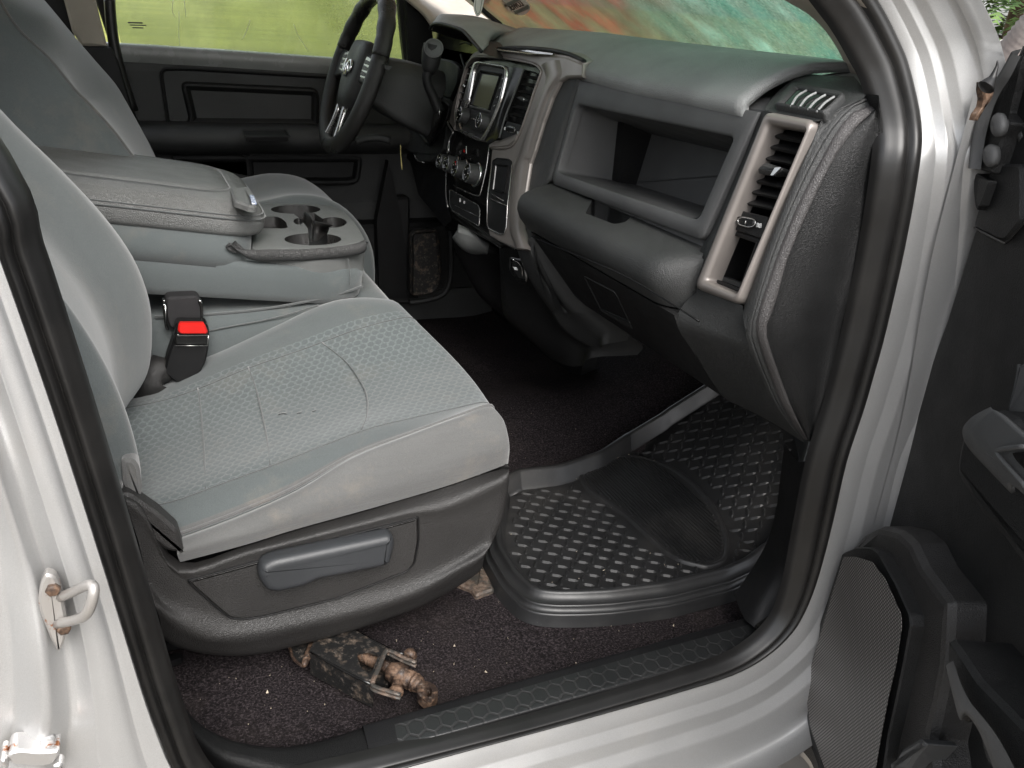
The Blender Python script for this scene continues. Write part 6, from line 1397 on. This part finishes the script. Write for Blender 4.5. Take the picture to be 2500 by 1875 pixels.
# ------------------------------------------------ greenery past the wing
def conifer(x, y, z, h, r, seed, label, cols, n=5200, name='conifer_tree', group=None):
    rnd = random.Random(seed); root = empty(name, (x, y, z), label, 'tree', group)
    m, t, bs, tc = newmat(name+'_bark'); nz = noise(t, tc, 20, 5); rr = ramp(t, nz.outputs[0], [(.3, (.05, .03, .02)), (.7, (.16, .10, .07))]); t.links.new(rr.outputs[0], bs.inputs[0]); bs.inputs['Roughness'].default_value = .9
    mb = MB(); mb.tube([np.array((x, y, z)), np.array((x+.05, y, z+h*.5)), np.array((x, y, z+h))], [r*.07, r*.045, r*.01], 10, k=3)
    for q in range(26):
        zz = z+h*(.04+.9*q/26); a = rnd.uniform(0, 6.28); L_ = r*(1-.8*q/26); mb.tube([np.array((x, y, zz)), np.array((x+cos(a)*L_*.5, y+sin(a)*L_*.5, zz+.05)), np.array((x+cos(a)*L_*.95, y+sin(a)*L_*.95, zz-.12))], [r*.02, r*.012, .004], 5, k=2)
    mb.build('trunk', m, root)
    m, t, bs, tc = newmat(name+'_foliage'); nz = noise(t, tc, 3.5, 5, .7); rr = ramp(t, nz.outputs[0], [(.32, cols[0]), (.68, cols[1])]); t.links.new(rr.outputs[0], bs.inputs[0]); bs.inputs['Roughness'].default_value = .7
    bs.inputs['Transmission Weight'].default_value = 0
    mb = MB(); vs = []; fs = []
    for q in range(n):
        f = rnd.random()**1.2; zz = z+h*(.03+.95*f); a = rnd.uniform(0, 6.28); rad = r*(1-f*.85)*(.45+.6*math.sqrt(rnd.random()))
        c = np.array((x+cos(a)*rad, y+sin(a)*rad, zz-rad*.12+rnd.uniform(-.05, .05)))
        d = np.array((cos(a)+rnd.uniform(-.5, .5), sin(a)+rnd.uniform(-.5, .5), -.35+rnd.uniform(-.3, .3))); d /= np.linalg.norm(d)
        s = np.cross(d, [rnd.uniform(-.3, .3), rnd.uniform(-.3, .3), 1]); s /= np.linalg.norm(s); l = rnd.uniform(.07, .14)*min(1.6, r/1.2)
        # a frond: toothed spray of leaflets
        k0 = len(vs); vs.append(c)
        for w_ in (.25, .5, .75):
            p = c+d*l*w_; wd = l*(.42-.25*abs(w_-.4)); vs += [p+s*wd*(1-w_*.5)+d*l*.12, p, p-s*wd*(1-w_*.5)+d*l*.12]
        vs.append(c+d*l)
        fs += [[k0, k0+1, k0+2], [k0, k0+2, k0+3], [k0+2, k0+4, k0+5], [k0+2, k0+5, k0+6], [k0+5, k0+7, k0+8], [k0+5, k0+8, k0+9], [k0+5, k0+8, k0+10]]
    mb.add(vs, fs, 0, False); mb.build('crown', m, root); return root
d_ = P(2440, 60, X(6.5)); 
conifer(5.3, float(P(2475, 60, X(5.3))[1]), -.62, 4.2, 1.5, 3, 'green feathery conifer growing beyond the silver front wing', ((.025, .06, .02), (.13, .21, .05)), 9000)
conifer(9.5, 5.5, -.62, 6, 2.2, 5, 'tall conifer standing behind the bonnet and windscreen', ((.02, .05, .02), (.08, .14, .04)), 6000)
conifer(8.0, 2.2, -.62, 6, 2.0, 9, 'dark conifer behind the passenger half of the windscreen', ((.02, .06, .03), (.06, .13, .05)), 6000)
m, t, bs, tc = newmat('pale_stone'); nz = noise(t, tc, 30, 5); rr = ramp(t, nz.outputs[0], [(.3, (.45, .36, .28)), (.6, (.8, .74, .68))]); t.links.new(rr.outputs[0], bs.inputs[0])
rnd = random.Random(4)
for q, (px, py) in enumerate([(2432, 112), (2440, 120), (2448, 108), (2455, 118), (2442, 130), (2450, 136), (2458, 104), (2462, 112), (2447, 142)]):
    c = P(px, py, X(2.9)); s = rnd.uniform(.012, .024); mb = MB()
    mb.lathe(c, (rnd.uniform(-1, 1), rnd.uniform(-1, 1), 1), [(-s, s*.4), (-s*.4, s*rnd.uniform(.8, 1.1)), (s*.5, s*rnd.uniform(.7, 1)), (s, s*.3)], 8)
    o = mb.build('pale_blossom', m); tag(o, 'small pale cream clump between the front wing and the conifer', 'blossom', 'pale clumps behind the wing')
m, t, bs, tc = newmat('brown_ridged_surface'); nz = noise(t, tc, 30, 5); rr = ramp(t, nz.outputs[0], [(.3, (.17, .14, .13)), (.7, (.30, .26, .24))]); t.links.new(rr.outputs[0], bs.inputs[0]); bs.inputs['Roughness'].default_value = .9
mb = MB(); p0, p1 = P(2440, 175, X(2.2)), P(2520, 80, X(2.2)); pr = []; LL = np.linalg.norm(p1-p0)
pr = [(-.3, .04)]
for q in np.arange(-.3, LL+.3, .014): pr += [(q, .042), (q+.007, .047)]
mb.lathe(p0, p1-p0, pr, 20); o = mb.build('ridged_pipe', m); tag(o, 'grey brown ridged pipe seen between the front wing and the open door', 'pipe')


# crumbs and lint trodden into the carpet: nobody could count them
rnd = random.Random(11); mb = MB()
m, t, bs, tc = newmat('pale_crumbs'); bs.inputs['Base Color'].default_value = (.42, .36, .28, 1); bs.inputs['Roughness'].default_value = .9
for q in range(240):
    if q < 150: x, y = rnd.uniform(.16, .95), rnd.uniform(.11, .30)
    else: x, y = rnd.uniform(.65, 1.1), rnd.uniform(.25, .85)
    z = floorh(x, y)+.002+(.016 if (x > .66 and .26 < y < .7) else 0); s_ = rnd.uniform(.0004, .0013) if q % 12 else .0022
    p = [np.array((x+rnd.uniform(-1, 1)*s_, y+rnd.uniform(-1, 1)*s_, z+k_*s_)) for k_ in (0, .2, .1, 1.4)]
    mb.add(p, [[0, 1, 2], [0, 1, 3], [1, 2, 3], [2, 0, 3]], 0, False)
tag(mb.build('crumbs', m), 'pale crumbs and lint scattered over the dark carpet and mat', 'crumbs', kind='stuff')
for o in list(COL.objects):
    if o.type == 'MESH': fixn(o)
